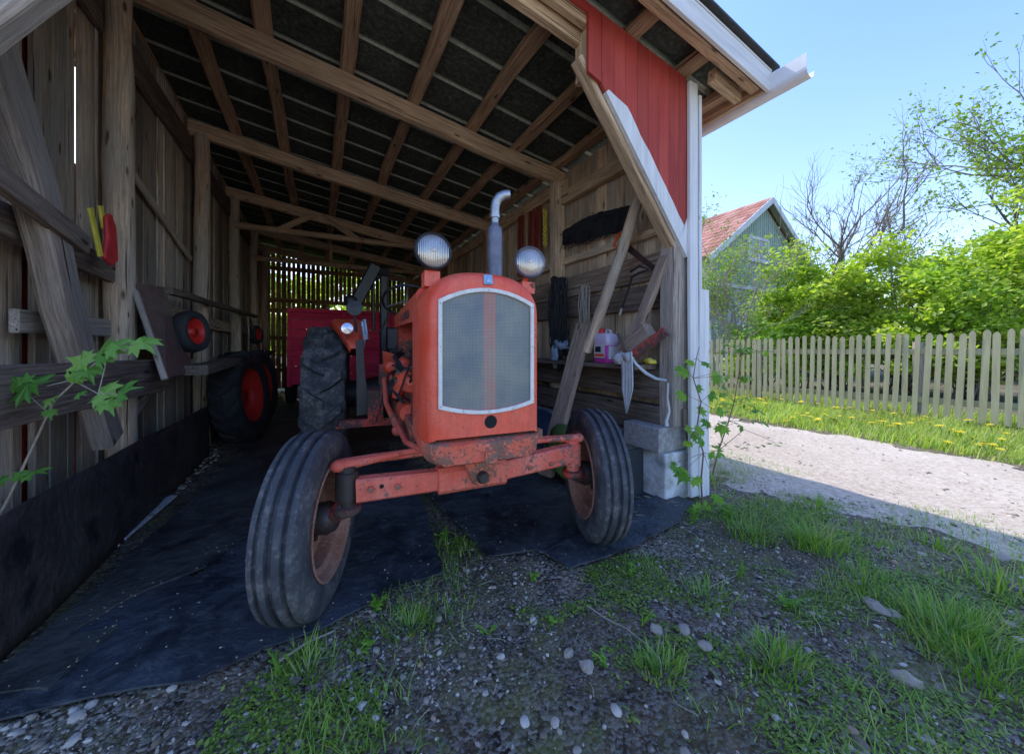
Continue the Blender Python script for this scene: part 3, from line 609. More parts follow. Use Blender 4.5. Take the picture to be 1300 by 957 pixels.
for i in range(60):
    a=random.choice(vs[2:]); b=a+Vector((-.02,random.uniform(-.12,.12),random.uniform(-.08,.04))); m.tube([a,(a+b)/2+Vector((-.02,0,-.03)),b],.0035,4)
m.build('garden_net',S_net,None,'B','black folded net hanging in an arc on the right wall','net')
# saw
sw=thing('hand_saw','hand saw with orange handle hung under the black net','saw',onU(790,305,2.16),'B')
a=onU(796,308,2.15); b=onU(832,338,2.15); b2=onU(828,343,2.15); a2=onU(797,320,2.15)
m=MB(); m.prism([a,b,b2,a2],(.003,0,0)); m.build('blade',S_saw,sw,'B')
m=MB(); hs=[onU(x,y,2.14) for x,y in ((796,294),(786,297),(782,304),(779,312),(786,314),(790,305),(795,302))]; m.tube(hs,.011,8); m.build('handle',S_orange,sw,'B')
# cord coil
m=MB()
for i in range(34):
    c=onU(708+random.uniform(-6,6),352,2.08); w_=random.uniform(.03,.075); hh=random.uniform(.55,.95); z0=c.z; du=random.uniform(-.03,.05)
    m.tube([(c.x+du+.01*math.sin(t*3+i),c.y+w_*math.sin(t)+.015*math.sin(5*t+i),z0-.5*hh*(1-math.cos(t))+.012*math.sin(4*t+i)) for t in [k*math.pi*2/18 for k in range(19)]],.0055,5)
m.build('cord_bundle',S_rope,None,'B','tangled bundle of black cord hanging on the wall post','cord')
m=MB()
for i in range(5):
    c=onU(743+random.uniform(-5,5),362,2.12+.02*i-.04); w_=random.uniform(.02,.05); hh=random.uniform(.45,.75)
    m.tube([(c.x+.01*math.sin(t*3+i),c.y+w_*math.sin(t),c.z-.5*hh*(1-math.cos(t))) for t in [k*math.pi*2/14 for k in range(15)]],.006,5)
m.build('rope_bundle',S_ropeg,None,'B','pale rope loops hanging beside the black cord bundle','rope')
m=MB(); m.tube([onU(x,y,2.13) for x,y in ((800,345),(812,338),(824,342),(812,346),(802,352),(797,370),(792,385),(789,392))],.009,7); hz_=m.build('grease_hose',S_rope,None,'B','short black hose curling over the dark wall rail','hose')
m=MB(); m.tube([onU(789,391,2.13),onU(787,400,2.13)],.014,8); m.build('nozzle',S_steel,hz_,'B')
# chain + red boards further along the right wall
m=MB()
for i in range(16):
    p=onU(692,268+i*2.9,2.18); m.lathe([(.020,-.006),(.028,0),(.020,.006),(.012,0)],p,(1,0,0) if i%2 else (0.3,1,0),10,closed=True)
m.build('yellow_chain',S_yellow,None,'B','yellow plastic chain hanging left of the wall post','chain')
for i,(x,t,bm,ww) in enumerate(((684,262,330,.07),(676,268,345,.08),(668,272,352,.06),(661,275,350,.09))):
    a=onU(x,t,2.19); b=onU(x-1,bm,2.17); m=MB(); m.plank(a,b,ww,.03,(0,1,0)); m.build('stored_board',[P_old,P_old,W_back,P_old][i],None,'B',['dull red board, nearest the yellow chain','second red board from the yellow chain','bare brown board between red boards on the right wall','red board farthest from the yellow chain'][i],'board','boards stood along the right wall')
# canister
cn=thing('fluid_canister','clear plastic canister of pink fluid with red cap on the shelf','canister',onU(769,461,2.03),'B')
cb=onU(769,459,2.03); cb.z=.922
def rbox(mb,c,sx,sy,z0,z1,r=.025,top=.03):
    rings=[(z0,.9),(z0+.012,1),(z1-top,1),(z1-top*.3,.9),(z1,.6)]; vs=[]; n=24
    for z,s in rings:
        for k in range(n):
            t=2*math.pi*k/n; cx=math.copysign(abs(math.cos(t))**.4,math.cos(t)); cy=math.copysign(abs(math.sin(t))**.4,math.sin(t))
            vs.append((c[0]+cx*sx*s,c[1]+cy*sy*s,z))
    fs=[(i*n+j,i*n+(j+1)%n,(i+1)*n+(j+1)%n,(i+1)*n+j) for i in range(len(rings)-1) for j in range(n)]
    mb.add(vs,fs,None,True); mb.add(vs[-n:],[tuple(range(n))]); mb.add(vs[:n],[tuple(range(n-1,-1,-1))])
    return mb
rbox(MB(),cb,.062,.088,cb.z,cb.z+.135,top=.002).build('pink_fluid',simple('pink_fluid',(.55,.05,.32),.35),cn,'B')
rbox(MB(),cb,.064,.09,cb.z+.135,cb.z+.235,top=.05).build('canister_shell',simple('clear_hdpe',(.62,.52,.66),.4),cn,'B')
m=MB(); m.lathe([(.0,.03),(.022,.03),(.024,0),(.024,-.01)],(cb.x,cb.y+.045,cb.z+.245),(0,0,1),16); m.build('cap',S_redcan,cn,'B')
m=MB(); m.tube([(cb.x,cb.y+.0,cb.z+.225),(cb.x,cb.y-.01,cb.z+.262),(cb.x,cb.y-.05,cb.z+.255),(cb.x,cb.y-.065,cb.z+.21)],.009,8); m.build('handle',simple('hdpe_h',(.62,.56,.64),.4),cn,'B')
m=MB(); m.box((cb.x-.055,cb.y-.094,cb.z+.03),(cb.x+.055,cb.y-.0915,cb.z+.13)); m.box((cb.x-.0695,cb.y-.06,cb.z+.04),(cb.x-.0665,cb.y+.06,cb.z+.14)); lb=m.build('paper_label',simple('label_paper',(.62,.60,.62),.6),cn,'B')
m=MB(); m.box((cb.x-.0715,cb.y-.02,cb.z+.085),(cb.x-.070,cb.y+.045,cb.z+.13)); m.build('label_print',S_black,lb,'B')
m=MB(); m.box((cb.x-.0715,cb.y-.055,cb.z+.05),(cb.x-.070,cb.y+.055,cb.z+.072)); m.build('label_stripe',S_orange,lb,'B')
m=MB(); m.box((1.99,2.62,.5),(2.02,2.78,.72)); 
# offcuts on shelf
m=MB(); a=onU(792,448,2.03); b=onU(826,420,2.05); m.plank(a,b,.12,.10,(0,0,1),.004,.01); m.build('wood_block',W_plank,None,'B','thick squared timber offcut tilted on the shelf','timber block')
m=MB(); a=onU(806,450,1.99); b=onU(846,420,2.05); m.plank(a,b,.06,.05,(0,0,1)); m.build('painted_batten',T_eng,None,'B','flaking red batten lying tilted in front of the timber block','batten')
m=MB(); m.plank(onU(785,424,1.98),onU(798,452,1.98),.035,.02,(0,1,0)); m.build('short_stick',W_dark,None,'B','short dark stick standing beside the pink canister','stick')
m=MB(); m.ell(onU(825,459,2.05),(.03,.045,.02),n=12,m=8,jit=1.0); m.build('yellow_can',S_yellow,None,'B','small yellow plastic item beneath the timber offcut','container')
# rag
def cloth():
    m=Mt('rag_cloth',.95,.1); x=m.noise(m.coord('gc',(6,40,40)),1,4); m.col(m.mix(x,(.36,.37,.40),(.66,.66,.67))); m.bump(x,.4,.006); return m.m
CL=cloth()
rg_=thing('white_rag','knotted off white rag hanging over the shelf edge beside the canister','rag',onU(795,450,1.92),'B')
m=MB(); vs=[]; K=12;J=10
for j in range(J+1):
    q=j/J; px=795+1.5*math.sin(q*3); py=449+76*q; wd=(7.5 if q<.55 else 7.5*(1-q)/.45+.8)
    for i in range(K+1):
        e=i/K*2-1; vs.append(onU(px+e*wd,py-3*abs(e)*(1-q),1.90+.018*math.sin(i*2.1+q*2)+.01*math.sin(i*4)))
m.add(vs,[(j*(K+1)+i,j*(K+1)+i+1,(j+1)*(K+1)+i+1,(j+1)*(K+1)+i) for j in range(J) for i in range(K)],None,True); m.build('hanging_end',CL,rg_,'B')
m=MB(); m.ell(onU(797,453,1.90),(.03,.04,.03),jit=.5); m.ell(onU(785,455,1.90),(.03,.05,.035),jit=.6); m.build('knot',CL,rg_,'B')
m=MB(); m.tube([onU(x,y,1.92+i*.03) for i,(x,y) in enumerate(((800,452),(808,463),(820,474),(833,481),(846,483)))],.008,7,jit=.9); m.build('strip',CL,rg_,'B')
m=MB(); m.tube([onU(x,y,2.02) for x,y in ((848,486),(847,505),(849,522),(845,535),(846,541))],[.007,.012],7,jit=.9); m.build('cloth_strip',CL,None,'B','narrow white cloth strip dangling onto the concrete block','cloth strip')
m=MB(); m.ell((1.80,2.25,.20),(.20,.30,.20),n=20,m=12,jit=.5); m.build('plastic_sack',S_green,None,'B','crumpled green plastic sack behind the right front wheel','sack')
m=MB(); m.ell((1.85,3.0,.22),(.2,.45,.22),n=20,m=12,jit=.5); m.build('folded_tarp',S_bluegrey,None,'B','dark blue tarpaulin heap beneath the shelf','tarpaulin')
m=MB(); m.ell(onU(712,438,2.06),(.03,.11,.045),n=18,m=12,jit=1.0); m.ell(onU(705,452,2.05),(.025,.05,.11),n=16,m=12,jit=1.0); m.build('blue_rag',simple('blue_rag',(.28,.36,.46),.9,ns=20),None,'B','pale blue rag hung behind the leaning plank','rag')
# straw bits by the block
m=MB()
for i in range(60):
    p=Vector((1.95+random.uniform(-.25,.2),1.62+random.uniform(-.1,.12),.015)); d=Vector((random.uniform(-1,1),random.uniform(-1,1),random.uniform(-.1,.15)))*.09; m.tube([p,p+d],.0016,4)
m.build('straw',simple('straw',(.34,.29,.2),.8),None,'B','dry twigs and straw scattered at the foot of the white block','straw',kind='stuff')

# ------------------------------------------------------------------ trailer and crane behind
tr=thing('red_trailer','raspberry red boarded trailer parked behind the tractor','trailer',(.35,6.3,0),'B')
m=MB()
for i in range(8): z=.48+i*.14; m.box((-.42,6.30,z),(1.12,6.325,z+.134),0)
m.build('headboard',P_redtrailer,tr,'B')
m=MB(); 
for u in (-.39,.35,1.09): m.plank((u,6.28,.45),(u,6.28,1.62),.06,.04,(1,0,0))
m.plank((-.42,6.275,1.02),(1.12,6.275,1.02),.06,.03); m.plank((-.42,6.275,1.60),(1.12,6.275,1.60),.06,.03); m.build('headboard_frame',P_redtrailer,tr,'B')
for s,u in ((0,-.40),(1,1.09)):
    m=MB()
    for i in range(4): z=.70+i*.14; m.box((u,6.33,z),(u+.025,8.9,z+.134),1)
    m.build('side_board',P_redtrailer,tr,'B')
m=MB(); m.box((-.4,6.33,.62),(1.1,8.9,.66),1); m.build('bed',W_dark,tr,'B')
for u in (-.45,1.15):
    m=MB(); m.lathe([(.15,-.07),(.25,-.09),(.33,-.08),(.35,-.03),(.35,.03),(.33,.08),(.25,.09),(.15,.07),(0,.05)],(u,7.8,.35),(1,0,0),32); m.build('wheel',RB_dark,tr,'B')
m=MB(); m.plank((.35,6.3,.5),(.35,5.35,.45),.08,.08); m.build('drawbar',T_grease,tr,'B')
cr=thing('loader_crane','black hydraulic crane with folded arm standing behind the tractor seat','crane',(.30,4.75,0),'B')
m=MB(); a=onV(487,412,4.9); b=onV(487,347,4.9); m.plank((a.x,4.9,.5),b,.09,.09,(1,0,0),0,.01); m.build('column',S_black,cr,'B',)
m=MB(); m.plank(onV(452,384,4.8),onV(477,338,4.8),.15,.09,(1,0,0),0,.02); m.plank(onV(472,342,4.82),b+Vector((.05,0,.0)),.11,.09,(0,0,1),0,.02); m.build('arm',S_black,cr,'B')
m=MB(); c=onV(500,0,4.85); m.tube([onV(474,420,4.85),onV(474,362,4.85)],.022,10); m.tube([onV(480,425,4.85),onV(494,400,4.85),onV(492,352,4.85)],.012,8); m.build('hydraulic_cylinder',T_grease,cr,'B')
m=MB(); m.ell(onV(445,382,4.7),(.075,.05,.075),n=14,m=9); m.build('pivot_cover',S_black,cr,'B')

# ------------------------------------------------------------------ tractor (local: x right in picture, y rearwards)
T=thing('tractor','old faded red tractor parked nose out beneath the barn roof','tractor',(0,0,0),'T')
def tp_(mb,name,mat,par=None,**k):
    o=mb.build(name,mat,par or T,'T',**k); o.data.set_sharp_from_angle(angle=R(38)); return o
def hsec(w,zb,zt,zm,y,e=3.2,n=26,dome=0.):
    pts=[(-w,y,zb)]
    for i in range(n+1):
        t=math.pi*(1-i/n); cx=math.copysign(abs(math.cos(t))**(2/e),math.cos(t)); sz=abs(math.sin(t))**(2/e)
        pts.append((w*cx,y,zm+(zt-zm)*sz+dome*(1-cx*cx)))
    pts.append((w,y,zb)); return pts
def loft(secs,cap0=True,cap1=True,smooth=True):
    m=MB(); n=len(secs[0]); vs=[p for s in secs for p in s]
    fs=[(i*n+j,i*n+j+1,(i+1)*n+j+1,(i+1)*n+j) for i in range(len(secs)-1) for j in range(n-1)]; m.add(vs,fs,None,smooth)
    if cap0: m.add(secs[0],[tuple(range(n-1,-1,-1))])
    if cap1: m.add(secs[-1],[tuple(range(n))])
    return m
ns=[hsec(.196,.712,1.276,1.16,-.250,3.0,26,.03),hsec(.206,.707,1.286,1.16,-.247,3.0,26,.03),hsec(.217,.702,1.296,1.16,-.236,3.0,26,.03),hsec(.226,.70,1.306,1.16,-.215,3.0,26,.03),hsec(.235,.70,1.316,1.16,-.17,3.0,26,.03),hsec(.239,.70,1.321,1.16,-.06,3.0,26,.03),hsec(.239,.70,1.320,1.16,.06,3.0,26,.03),hsec(.235,.70,1.316,1.16,.075,3.0,26,.03)]
nose=tp_(loft(ns),'nose_cowl',T_red)
m=MB(); m.lathe([(0,-.002),(.024,-.002),(.026,.002)],(.012,-.251,.762),(0,1,0),24); tp_(m,'crank_hole',S_blackhole,nose)
# grille outline
def gout(hw,zb,zt,sb,st,y,n=10,rc=.012):
    o=[]
    for i in range(n+1):
        x=-hw+2*hw*i/n; o.append((x,y,zb+sb*(x/hw)**2))
    for i in range(n+1):
        x=hw-2*hw*i/n; o.append((x,y,zt-st*(x/hw)**2))
    return o
go=gout(.191,.795,1.272,.030,.052,-.2535); gi=gout(.177,.809,1.257,.028,.048,-.2535); n=len(go)
m=MB(); vs=go+gi+[(x,y-.010,z) for x,y,z in go]+[(x,y-.010,z) for x,y,z in gi]; fs=[]
for i in range(n):
    k=(i+1)%n; fs+= [(2*n+i,2*n+k,3*n+k,3*n+i),(i,k,2*n+k,2*n+i),(n+i,3*n+i,3*n+k,n+k)]
m.add(vs,fs); fr=tp_(m,'grille_frame',T_whitef,bevel=.002)
m=MB()
for x,z in ((-.184,.835),(-.184,1.05),(-.184,1.205),(.184,.835),(.184,1.05),(.184,1.205),(0,1.264),(0,.803),(-.1,.809),(.1,.809)): m.ell((x,-.264,z),(.0025,.002,.0025),n=8,m=5)
tp_(m,'rivet',S_steel,fr)
def grillemat(name,ca,cb,cd):
    m=Mt(name,.5,.4,.35); v=m.coord('gc'); sx=m.n('ShaderNodeSeparateXYZ'); m.l(v,sx.inputs[0])
    fx=m.math('ABSOLUTE',m.math('SUBTRACT',m.math('FRACT',m.math('MULTIPLY',sx.outputs[0],185)),.5)); fz=m.math('ABSOLUTE',m.math('SUBTRACT',m.math('FRACT',m.math('MULTIPLY',sx.outputs[2],185)),.5))
    hole=m.math('LESS_THAN',m.math('ADD',m.math('MULTIPLY',fx,fx),m.math('MULTIPLY',fz,fz)),.075)
    a=m.noise(m.coord('gc',(1,1,1)),7,4,.6); c=m.mix(m.ramp(a,[(.35,0.),(.65,1.)]),ca,cb); c=m.mix(m.math('MULTIPLY',hole,.75),c,cd)
    c=m.mix(m.ramp(m.noise(v,40,4,.7),[(.68,0.),(.74,.7)]),c,(.13,.07,.05)); return m.col(c).m
GM=grillemat('grille_mesh',(.14,.17,.19),(.24,.25,.22),(.03,.035,.04)); GR=grillemat('grille_centre',(.40,.17,.14),(.33,.25,.21),(.09,.04,.035))
def part_grille(x0,x1,mat,name):
    m=MB(); N=6; lo=[];hi=[]
    for i in range(N+1):
        x=x0+(x1-x0)*i/N; lo.append((x,-.2525,.811+.028*(x/.176)**2)); hi.append((x,-.2525,1.257-.048*(x/.176)**2))
    m.add(lo+hi,[(i,i+1,N+2+i,N+1+i) for i in range(N)]); return tp_(m,name,mat)
part_grille(-.177,-.018,GM,'grille_mesh'); part_grille(.032,.177,GM,'grille_mesh'); part_grille(-.018,.032,GR,'grille_strip')
# badge
m=MB(); m.prism([(.0-.018,-.254,1.285),(.018,-.254,1.285),(.018,-.248,1.325),(-.018,-.248,1.325)],(0,-.006,0)); bd=tp_(m,'badge',S_badge,bevel=.003)
m=MB(); m.prism([(-.011,-.262,1.292),(.011,-.262,1.292),(.0,-.256,1.318)],(0,-.002,0)); tp_(m,'emblem',S_chrome,bd)
# hood
hs=[]
for i in range(10):
    q=i/9; y=.08+q*1.38; w_=.222-.022*q; hs.append(hsec(w_,1.165+.04*q,1.338-.02*q,1.27,y,2.8))
hood=tp_(loft(hs,True,True),'hood',T_red)
m=MB(); m.prism([(-.2225,.35,1.20),(-.2155,.78,1.21),(-.2155,.78,1.245),(-.2225,.35,1.24)],(-.003,0,0)); tp_(m,'hood_badge',T_eng,hood)
# dashboard, tank, steering
m=MB(); m.box((-.17,1.46,.95),(.17,1.54,1.27)); tp_(m,'dashboard',T_eng,bevel=.02)
sw_=MB(); c=Vector((-.07,1.76,1.46)); ax=Vector((0,.55,.83)); a=ax.cross(Vector((1,0,0))).normalized(); e=Vector((1,0,0))
sw_.tube([c+(e*math.cos(t)+a*math.sin(t))*.20 for t in [i*2*math.pi/32 for i in range(33)]],.012,8,caps=False); sto=tp_(sw_,'steering_wheel',S_black)
m=MB()
for k in range(3): t=k*2.094+.5; m.tube([c,c+(e*math.cos(t)+a*math.sin(t))*.2],.007,6)
m.tube([c,c-ax*.4],.016,8); tp_(m,'spoke',S_steel,sto)
# headlights
LENS=Mt('headlight_lens',.22,.8,.75); v_=LENS.coord('obj'); LENS.col(LENS.mix(LENS.ramp(LENS.noise(v_,14,3),[(.35,0.),(.65,1.)]),(.40,.41,.41),(.62,.50,.42)))
wv=LENS.n('ShaderNodeTexWave'); wv.inputs['Scale'].default_value=45; LENS.l(v_,wv.inputs['Vector']); LENS.bump(wv.outputs['Fac'],.8,.004); LENS=LENS.m
for (x,y,r) in ((-.19,-.15,.070),(.235,-.13,.067)):
    c=(x,y,1.418); ax=(0.10 if x<0 else -.12,-1,0.03)
    m=MB(); m.lathe([(0,-.095),(r*.35,-.09),(r*.7,-.06),(r*.93,-.02),(r,.0),(r*1.0,.01)],c,ax,36); hl=tp_(m,'headlight',S_black)
    m=MB(); m.lathe([(r*.90,.012),(r*.97,.018),(r*1.04,.012),(r*1.05,.0),(r*1.0,-.008)],c,ax,36); tp_(m,'bezel',S_black if x<0 else S_muff,hl)
    m=MB(); m.lathe([(0,.024),(r*.12,.024),(r*.14,.0225),(r*.5,.020),(r*.8,.015),(r*.93,.010)],c,ax,36); tp_(m,'lens',LENS,hl)
    m=MB(); m.tube([Vector(c)+Vector((0,.03,-r*.95)),(x*.98,y+.04,1.345),(x*.95,y+.05,1.28)],.012,8); m.box((x-.03,y+.01,1.285),(x+.03,y+.09,1.345 if x<0 else 1.335)); tp_(m,'lamp_bracket',T_red,hl)
m=MB(); m.tube([(.25,-.12,1.33),(.262,-.11,1.31),(.255,-.08,1.29),(.225,-.05,1.28)],.012,8); tp_(m,'cowl_latch',T_rust)
m=MB(); m.lathe([(0,.012),(.035,.012),(.042,.002),(.042,-.01)],(-.03,-.02,1.345),(0,0,1),20); tp_(m,'radiator_cap',T_rust,nose)
# exhaust
ex=MB(); X,Yv=.165,.12; ex.lathe([(0.02,1.15),(.036,1.16),(.037,1.2),(.037,1.60),(.034,1.635),(.020,1.65),(.018,1.67)],(X,Yv,0),(0,0,1),28); ext=tp_(ex,'muffler',S_muff)
m=MB(); m.tube([(X,Yv,1.60),(X,Yv,1.69)],.019,18); m.tube([(X,Yv,1.69),(X,Yv,1.735),(X+.006,Yv-.002,1.765),(X+.022,Yv-.006,1.79),(X+.045,Yv-.01,1.803),(X+.072,Yv-.016,1.806)],.0235,18,caps=False); m.tube([(X,Yv,1.685),(X,Yv,1.70)],.026,18); tp_(m,'exhaust_pipe',S_steel,ext)
m=MB(); m.lathe([(0,0),(.021,0)],(X+.070,Yv-.016,1.806),(1,-.2,0),16); tp_(m,'pipe_mouth',S_blackhole,ext)
# bolster
bs=[]
def bsec(w,zb,zt,y): return [(-w,y,zt),(-w,y,(zb+zt)/2+.02),(-w*.93,y,zb+.018),(-w*.8,y,zb),(w*.8,y,zb),(w*.93,y,zb+.018),(w,y,(zb+zt)/2+.02),(w,y,zt),(w*.5,y,zt),(-w*.5,y,zt),(-w,y,zt)]
m=loft([bsec(.16,.622,.69,-.275),bsec(.205,.614,.695,-.262),bsec(.232,.610,.70,-.225),bsec(.24,.606,.70,-.15),bsec(.235,.61,.70,.30),bsec(.2,.62,.69,.32)],smooth=True); bol=tp_(m,'front_bolster',T_rust)
m=MB()
for x in (-.19,.19): m=MB(); m.lathe([(0,.012),(.018,.012),(.02,.006),(.02,-.01)],(x,-.262+abs(x)*.1,.645),(0,-1,0),6,smooth=False); tp_(m,'bolt',T_rust,bol)
m=MB(); m.box((.235,-.2,.66),(.262,-.08,.70)); tp_(m,'side_lug',T_rust,bol)
m=MB(); m.box((-.022,-.292,.618),(.022,-.262,.66)); m.lathe([(0,.0),(.013,.0)],(0,-.2935,.64),(0,-1,0),14); tp_(m,'tow_eye',T_rust,bol)
# front axle
ax_=MB(); ax_.plank((-.46,.02,.478),(-.10,-.03,.49),.092,.065,(0,0,1),.001,.008,w1=.080); ax_.plank((.10,-.03,.49),(.53,.02,.508),.080,.065,(0,0,1),.001,.008,w1=.092); ax_.plank((-.15,-.035,.490),(.15,-.035,.492),.108,.08,(0,0,1),.001,.02); fa=tp_(ax_,'front_axle',T_pink)
m=MB(); m.prism([(-.075,-.085,.61),(.115,-.085,.61),(.06,-.085,.475),(.02,-.085,.455),(-.01,-.085,.475)],(0,-.022,0)); m.box((-.12,-.14,.585),(.14,-.04,.63)); br_=tp_(m,'pivot_bracket',T_rust,bevel=.006)
m=MB(); m.lathe([(0,.022),(.018,.022),(.022,.016),(.026,.008),(.026,-.01)],(.025,-.11,.502),(0,-1,0),20); tp_(m,'pivot_pin',T_grease,br_)
for x in (-.41,-.31,.28,.40): m=MB(); m.lathe([(0,.012),(.011,.012),(.013,.006),(.013,-.006)],(x,-.044+abs(x)*.09-.02,.487),(0,-1,0),6,smooth=False); tp_(m,'bolt',T_rust,fa)
m=MB()
for x in (-.37,-.26,.33): m.lathe([(0,.0016),(.009,.0016)],(x,-.0655+abs(x)*.105,.493),(0,-1,0),12)
tp_(m,'bolt_hole',S_blackhole,fa)
# tie rods/drag link
m=MB(); m.tube([(-.52,.09,.575),(-.4,.10,.578),(-.12,.12,.58),(.0,.14,.58)],.013,10); m.tube([(.0,.08,.575),(.58,.02,.585)],.012,10); m.tube([(-.58,.10,.56),(0,.14,.56)],.012,10); tp_(m,'tie_rod',T_pink)
m=MB(); m.tube([(-.30,1.02,.86),(-.30,.80,.70),(-.27,.42,.62)],.016,10); m.tube([(-.28,.48,.66),(-.25,.20,.60),(-.20,.04,.60)],.013,8); m.ell((-.27,.40,.615),(.03,.03,.03)); tp_(m,'drag_link',T_pink)
# front wheels
def front_wheel(x,st):
    s=1 if x>0 else -1; c=Vector((x,.11,.352)); ax=Vector((math.cos(st),math.sin(st),0)); KS=.946
    prof=[(.225,-.062),(.235,-.078),(.262,-.086),(.30,-.089),(.335,-.083),(.348,-.076)]
    ribs=[(.360,-.070),(.365,-.052),(.352,-.049),(.350,-.038),(.369,-.034),(.372,-.012),(.354,-.008),(.354,.008),(.372,.012),(.369,.034),(.350,.038),(.352,.049),(.365,.052),(.360,.070)]
    prof=[(a*KS,b*.95) for a,b in prof+ribs+[(a,-b) for a,b in reversed(prof)]]
    m=MB(); m.lathe(prof,c,ax,96); ty=tp_(m,'front_wheel',RB_front)
    m=MB(); rp=[(a*KS,b) for a,b in [(.238,-.075),(.243,-.083),(.236,-.086),(.222,-.070),(.214,-.05),(.190,-.04),(.186,.0),(.190,.04),(.214,.05),(.222,.070),(.236,.086),(.243,.083),(.238,.075)]]
    m.lathe(rp,c,ax,64)
    m.lathe([(.179,s*.02),(.16,s*.022),(.13,s*.032),(.09,s*.03),(.05,s*.03)],c,ax,48)
    m.lathe([(.179,s*.014),(.16,s*.016),(.13,s*.026),(.09,s*.024),(.05,s*.024)],c,ax,48); tp_(m,'rim',T_rimr,ty)
    m=MB(); m.lathe([(0,s*.08),(.03,s*.08),(.035,s*.03),(.055,s*.02),(.062,-s*.03),(.065,-s*.06),(.05,-s*.09),(.03,-s*.10),(0,-s*.10)],c,ax,28)
    for k in range(5):
        t=k*2*math.pi/5; e=(Vector((-ax.y,ax.x,0))*math.cos(t)+Vector((0,0,1))*math.sin(t))*.10; m.lathe([(0,-s*.004),(.012,-s*.004),(.012,s*.03)],c+e,ax,6,smooth=False)
    tp_(m,'hub',T_grease,ty)
st=R(8)-PH
front_wheel(-.625,st); front_wheel(.745,st)
for s in (-1,1):
    x=s*.53+.032; AY=.04; m=MB(); m.lathe([(0,.0),(.030,.0),(.032,.01),(.032,.05),(.044,.055),(.044,.16),(.034,.165),(.034,.185),(0,.19)],(x,AY,.385),(0,0,1),24); kp=tp_(m,'king_pin',T_pink if s>0 else T_grease)
    m=MB(); m.tube([(x,AY,.41),(x+s*.05,AY+.03,.37),(x+s*.12,.11,.352)],[.040,.03],14); m.lathe([(.045,0),(.053,.01),(.053,.03),(.03,.035)],(x,AY,.38),(0,0,1),20); tp_(m,'stub_axle',T_eng,kp)
    m=MB(); m.tube([(x+s*.03,AY-.01,.575),(x-s*.05,AY+.01,.577),(x-s*.20,AY+.05,.580)],[.024,.013],12); m.ell((x+s*.03,AY-.01,.577),(.032,.032,.024)); tp_(m,'steering_arm',T_pink,kp)
# engine / transmission
m=MB(); m.box((-.15,.12,.60),(.15,.95,1.0)); m.box((-.13,.15,1.0),(.13,.93,1.11)); m.box((-.19,.30,.62),(-.15,.9,.80)); eng=tp_(m,'engine_block',T_eng,bevel=.02)
m=MB()
for i in range(4): m.lathe([(0,.06),(.03,.06),(.034,.0)],(-.10,.25+i*.19,1.0),(-.7,0,.7),12); m.tube([(-.15,.25+i*.19,.98),(-.2,.27+i*.19,.95),(-.21,.4+i*.1,.85)],.008,6)
tp_(m,'injector',T_grease,eng)
m=MB(); m.lathe([(0,-.03),(.06,-.03),(.065,-.02),(.058,0),(.065,.02),(.06,.03),(0,.03)],(-.20,.42,.87),(.2,-1,0),24); m.lathe([(0,-.045),(.022,-.045),(.022,.0)],(-.20,.42,.87),(.2,1,0),14); tp_(m,'pulley',T_red,eng)
m=MB(); m.lathe([(.0,0),(.04,.0),(.045,.02),(.045,.16),(.03,.18),(.0,.19)],(-.22,.62,.80),(0,0,1),20); m.lathe([(0,0),(.035,.01),(.035,.12),(.05,.125),(.05,.15),(0,.155)],(-.23,.82,.72),(0,0,1),20); m.lathe([(0,0),(.05,.0),(.05,.22),(.0,.22)],(-.2,.5,.68),(0,1,0),20); tp_(m,'filter_housing',T_red,eng)
m=MB()
for i in range(9):
    a=Vector((-.19-random.random()*.05,.25+random.random()*.5,.68+random.random()*.35)); b=Vector((-.19-random.random()*.06,.5+random.random()*.6,.62+random.random()*.45)); mid=(a+b)/2+Vector((-.06,0,random.uniform(-.12,.05))); m.tube([a,a.lerp(mid,.6),mid,b.lerp(mid,.5),b],random.choice((.005,.007,.01)),6)
tp_(m,'hose',S_black,eng)
m=MB(); m.tube([(-.18,.3,.96),(-.25,.45,.90),(-.26,.6,.93),(-.22,.8,1.0)],.011,8); m.tube([(-.18,.35,.93),(-.27,.5,.86),(-.27,.66,.88),(-.22,.85,.96)],.007,8); tp_(m,'fuel_pipe',S_steel,eng)
m=MB(); m.box((-.16,.95,.50),(.16,1.35,.95)); m.box((-.19,1.35,.42),(.19,2.25,.88)); m.lathe([(.11,-.7),(.13,-.4),(.19,-.16),(.19,.16),(.13,.4),(.11,.7)],(0,2.05,.62),(1,0,0),24); tp_(m,'gearbox',T_grease,bevel=.02)
m=MB(); m.plank((-.21,.28,.63),(-.21,1.4,.60),.11,.03,(0,0,1),0); m.plank((.21,.28,.63),(.21,1.4,.60),.11,.03,(0,0,1),0); tp_(m,'side_rail',T_rust)
m=MB(); m.plank((-.22,1.28,.50),(-.60,1.28,.50),.28,.015,(0,1,0),0); m.plank((-.24,1.16,.52),(-.58,1.16,.52),.05,.02,(0,0,1),0); m.tube([(-.3,1.0,.86),(-.32,.97,.72),(-.36,1.02,.55)],.014,8); m.box((-.33,.98,.80),(-.22,1.12,.93)); m.box((-.40,1.10,.55),(-.30,1.22,.75)); tp_(m,'foot_step',T_eng)
m=MB(); m.prism([(-.16,1.32,.98),(-.30,1.20,1.02),(-.29,1.05,.80),(-.22,1.02,.78),(-.16,1.1,.9)],(0,.02,0)); m.lathe([(0,0),(.05,0),(.055,.05),(.03,.09),(0,.1)],(-.25,.98,.92),(-.2,-1,0),18); tp_(m,'brake_housing',T_red)
m=MB(); m.box((-.2,2.05,.98),(.2,2.4,1.03)); m.box((-.2,2.38,1.0),(.2,2.43,1.25)); tp_(m,'seat',S_black,bevel=.02)
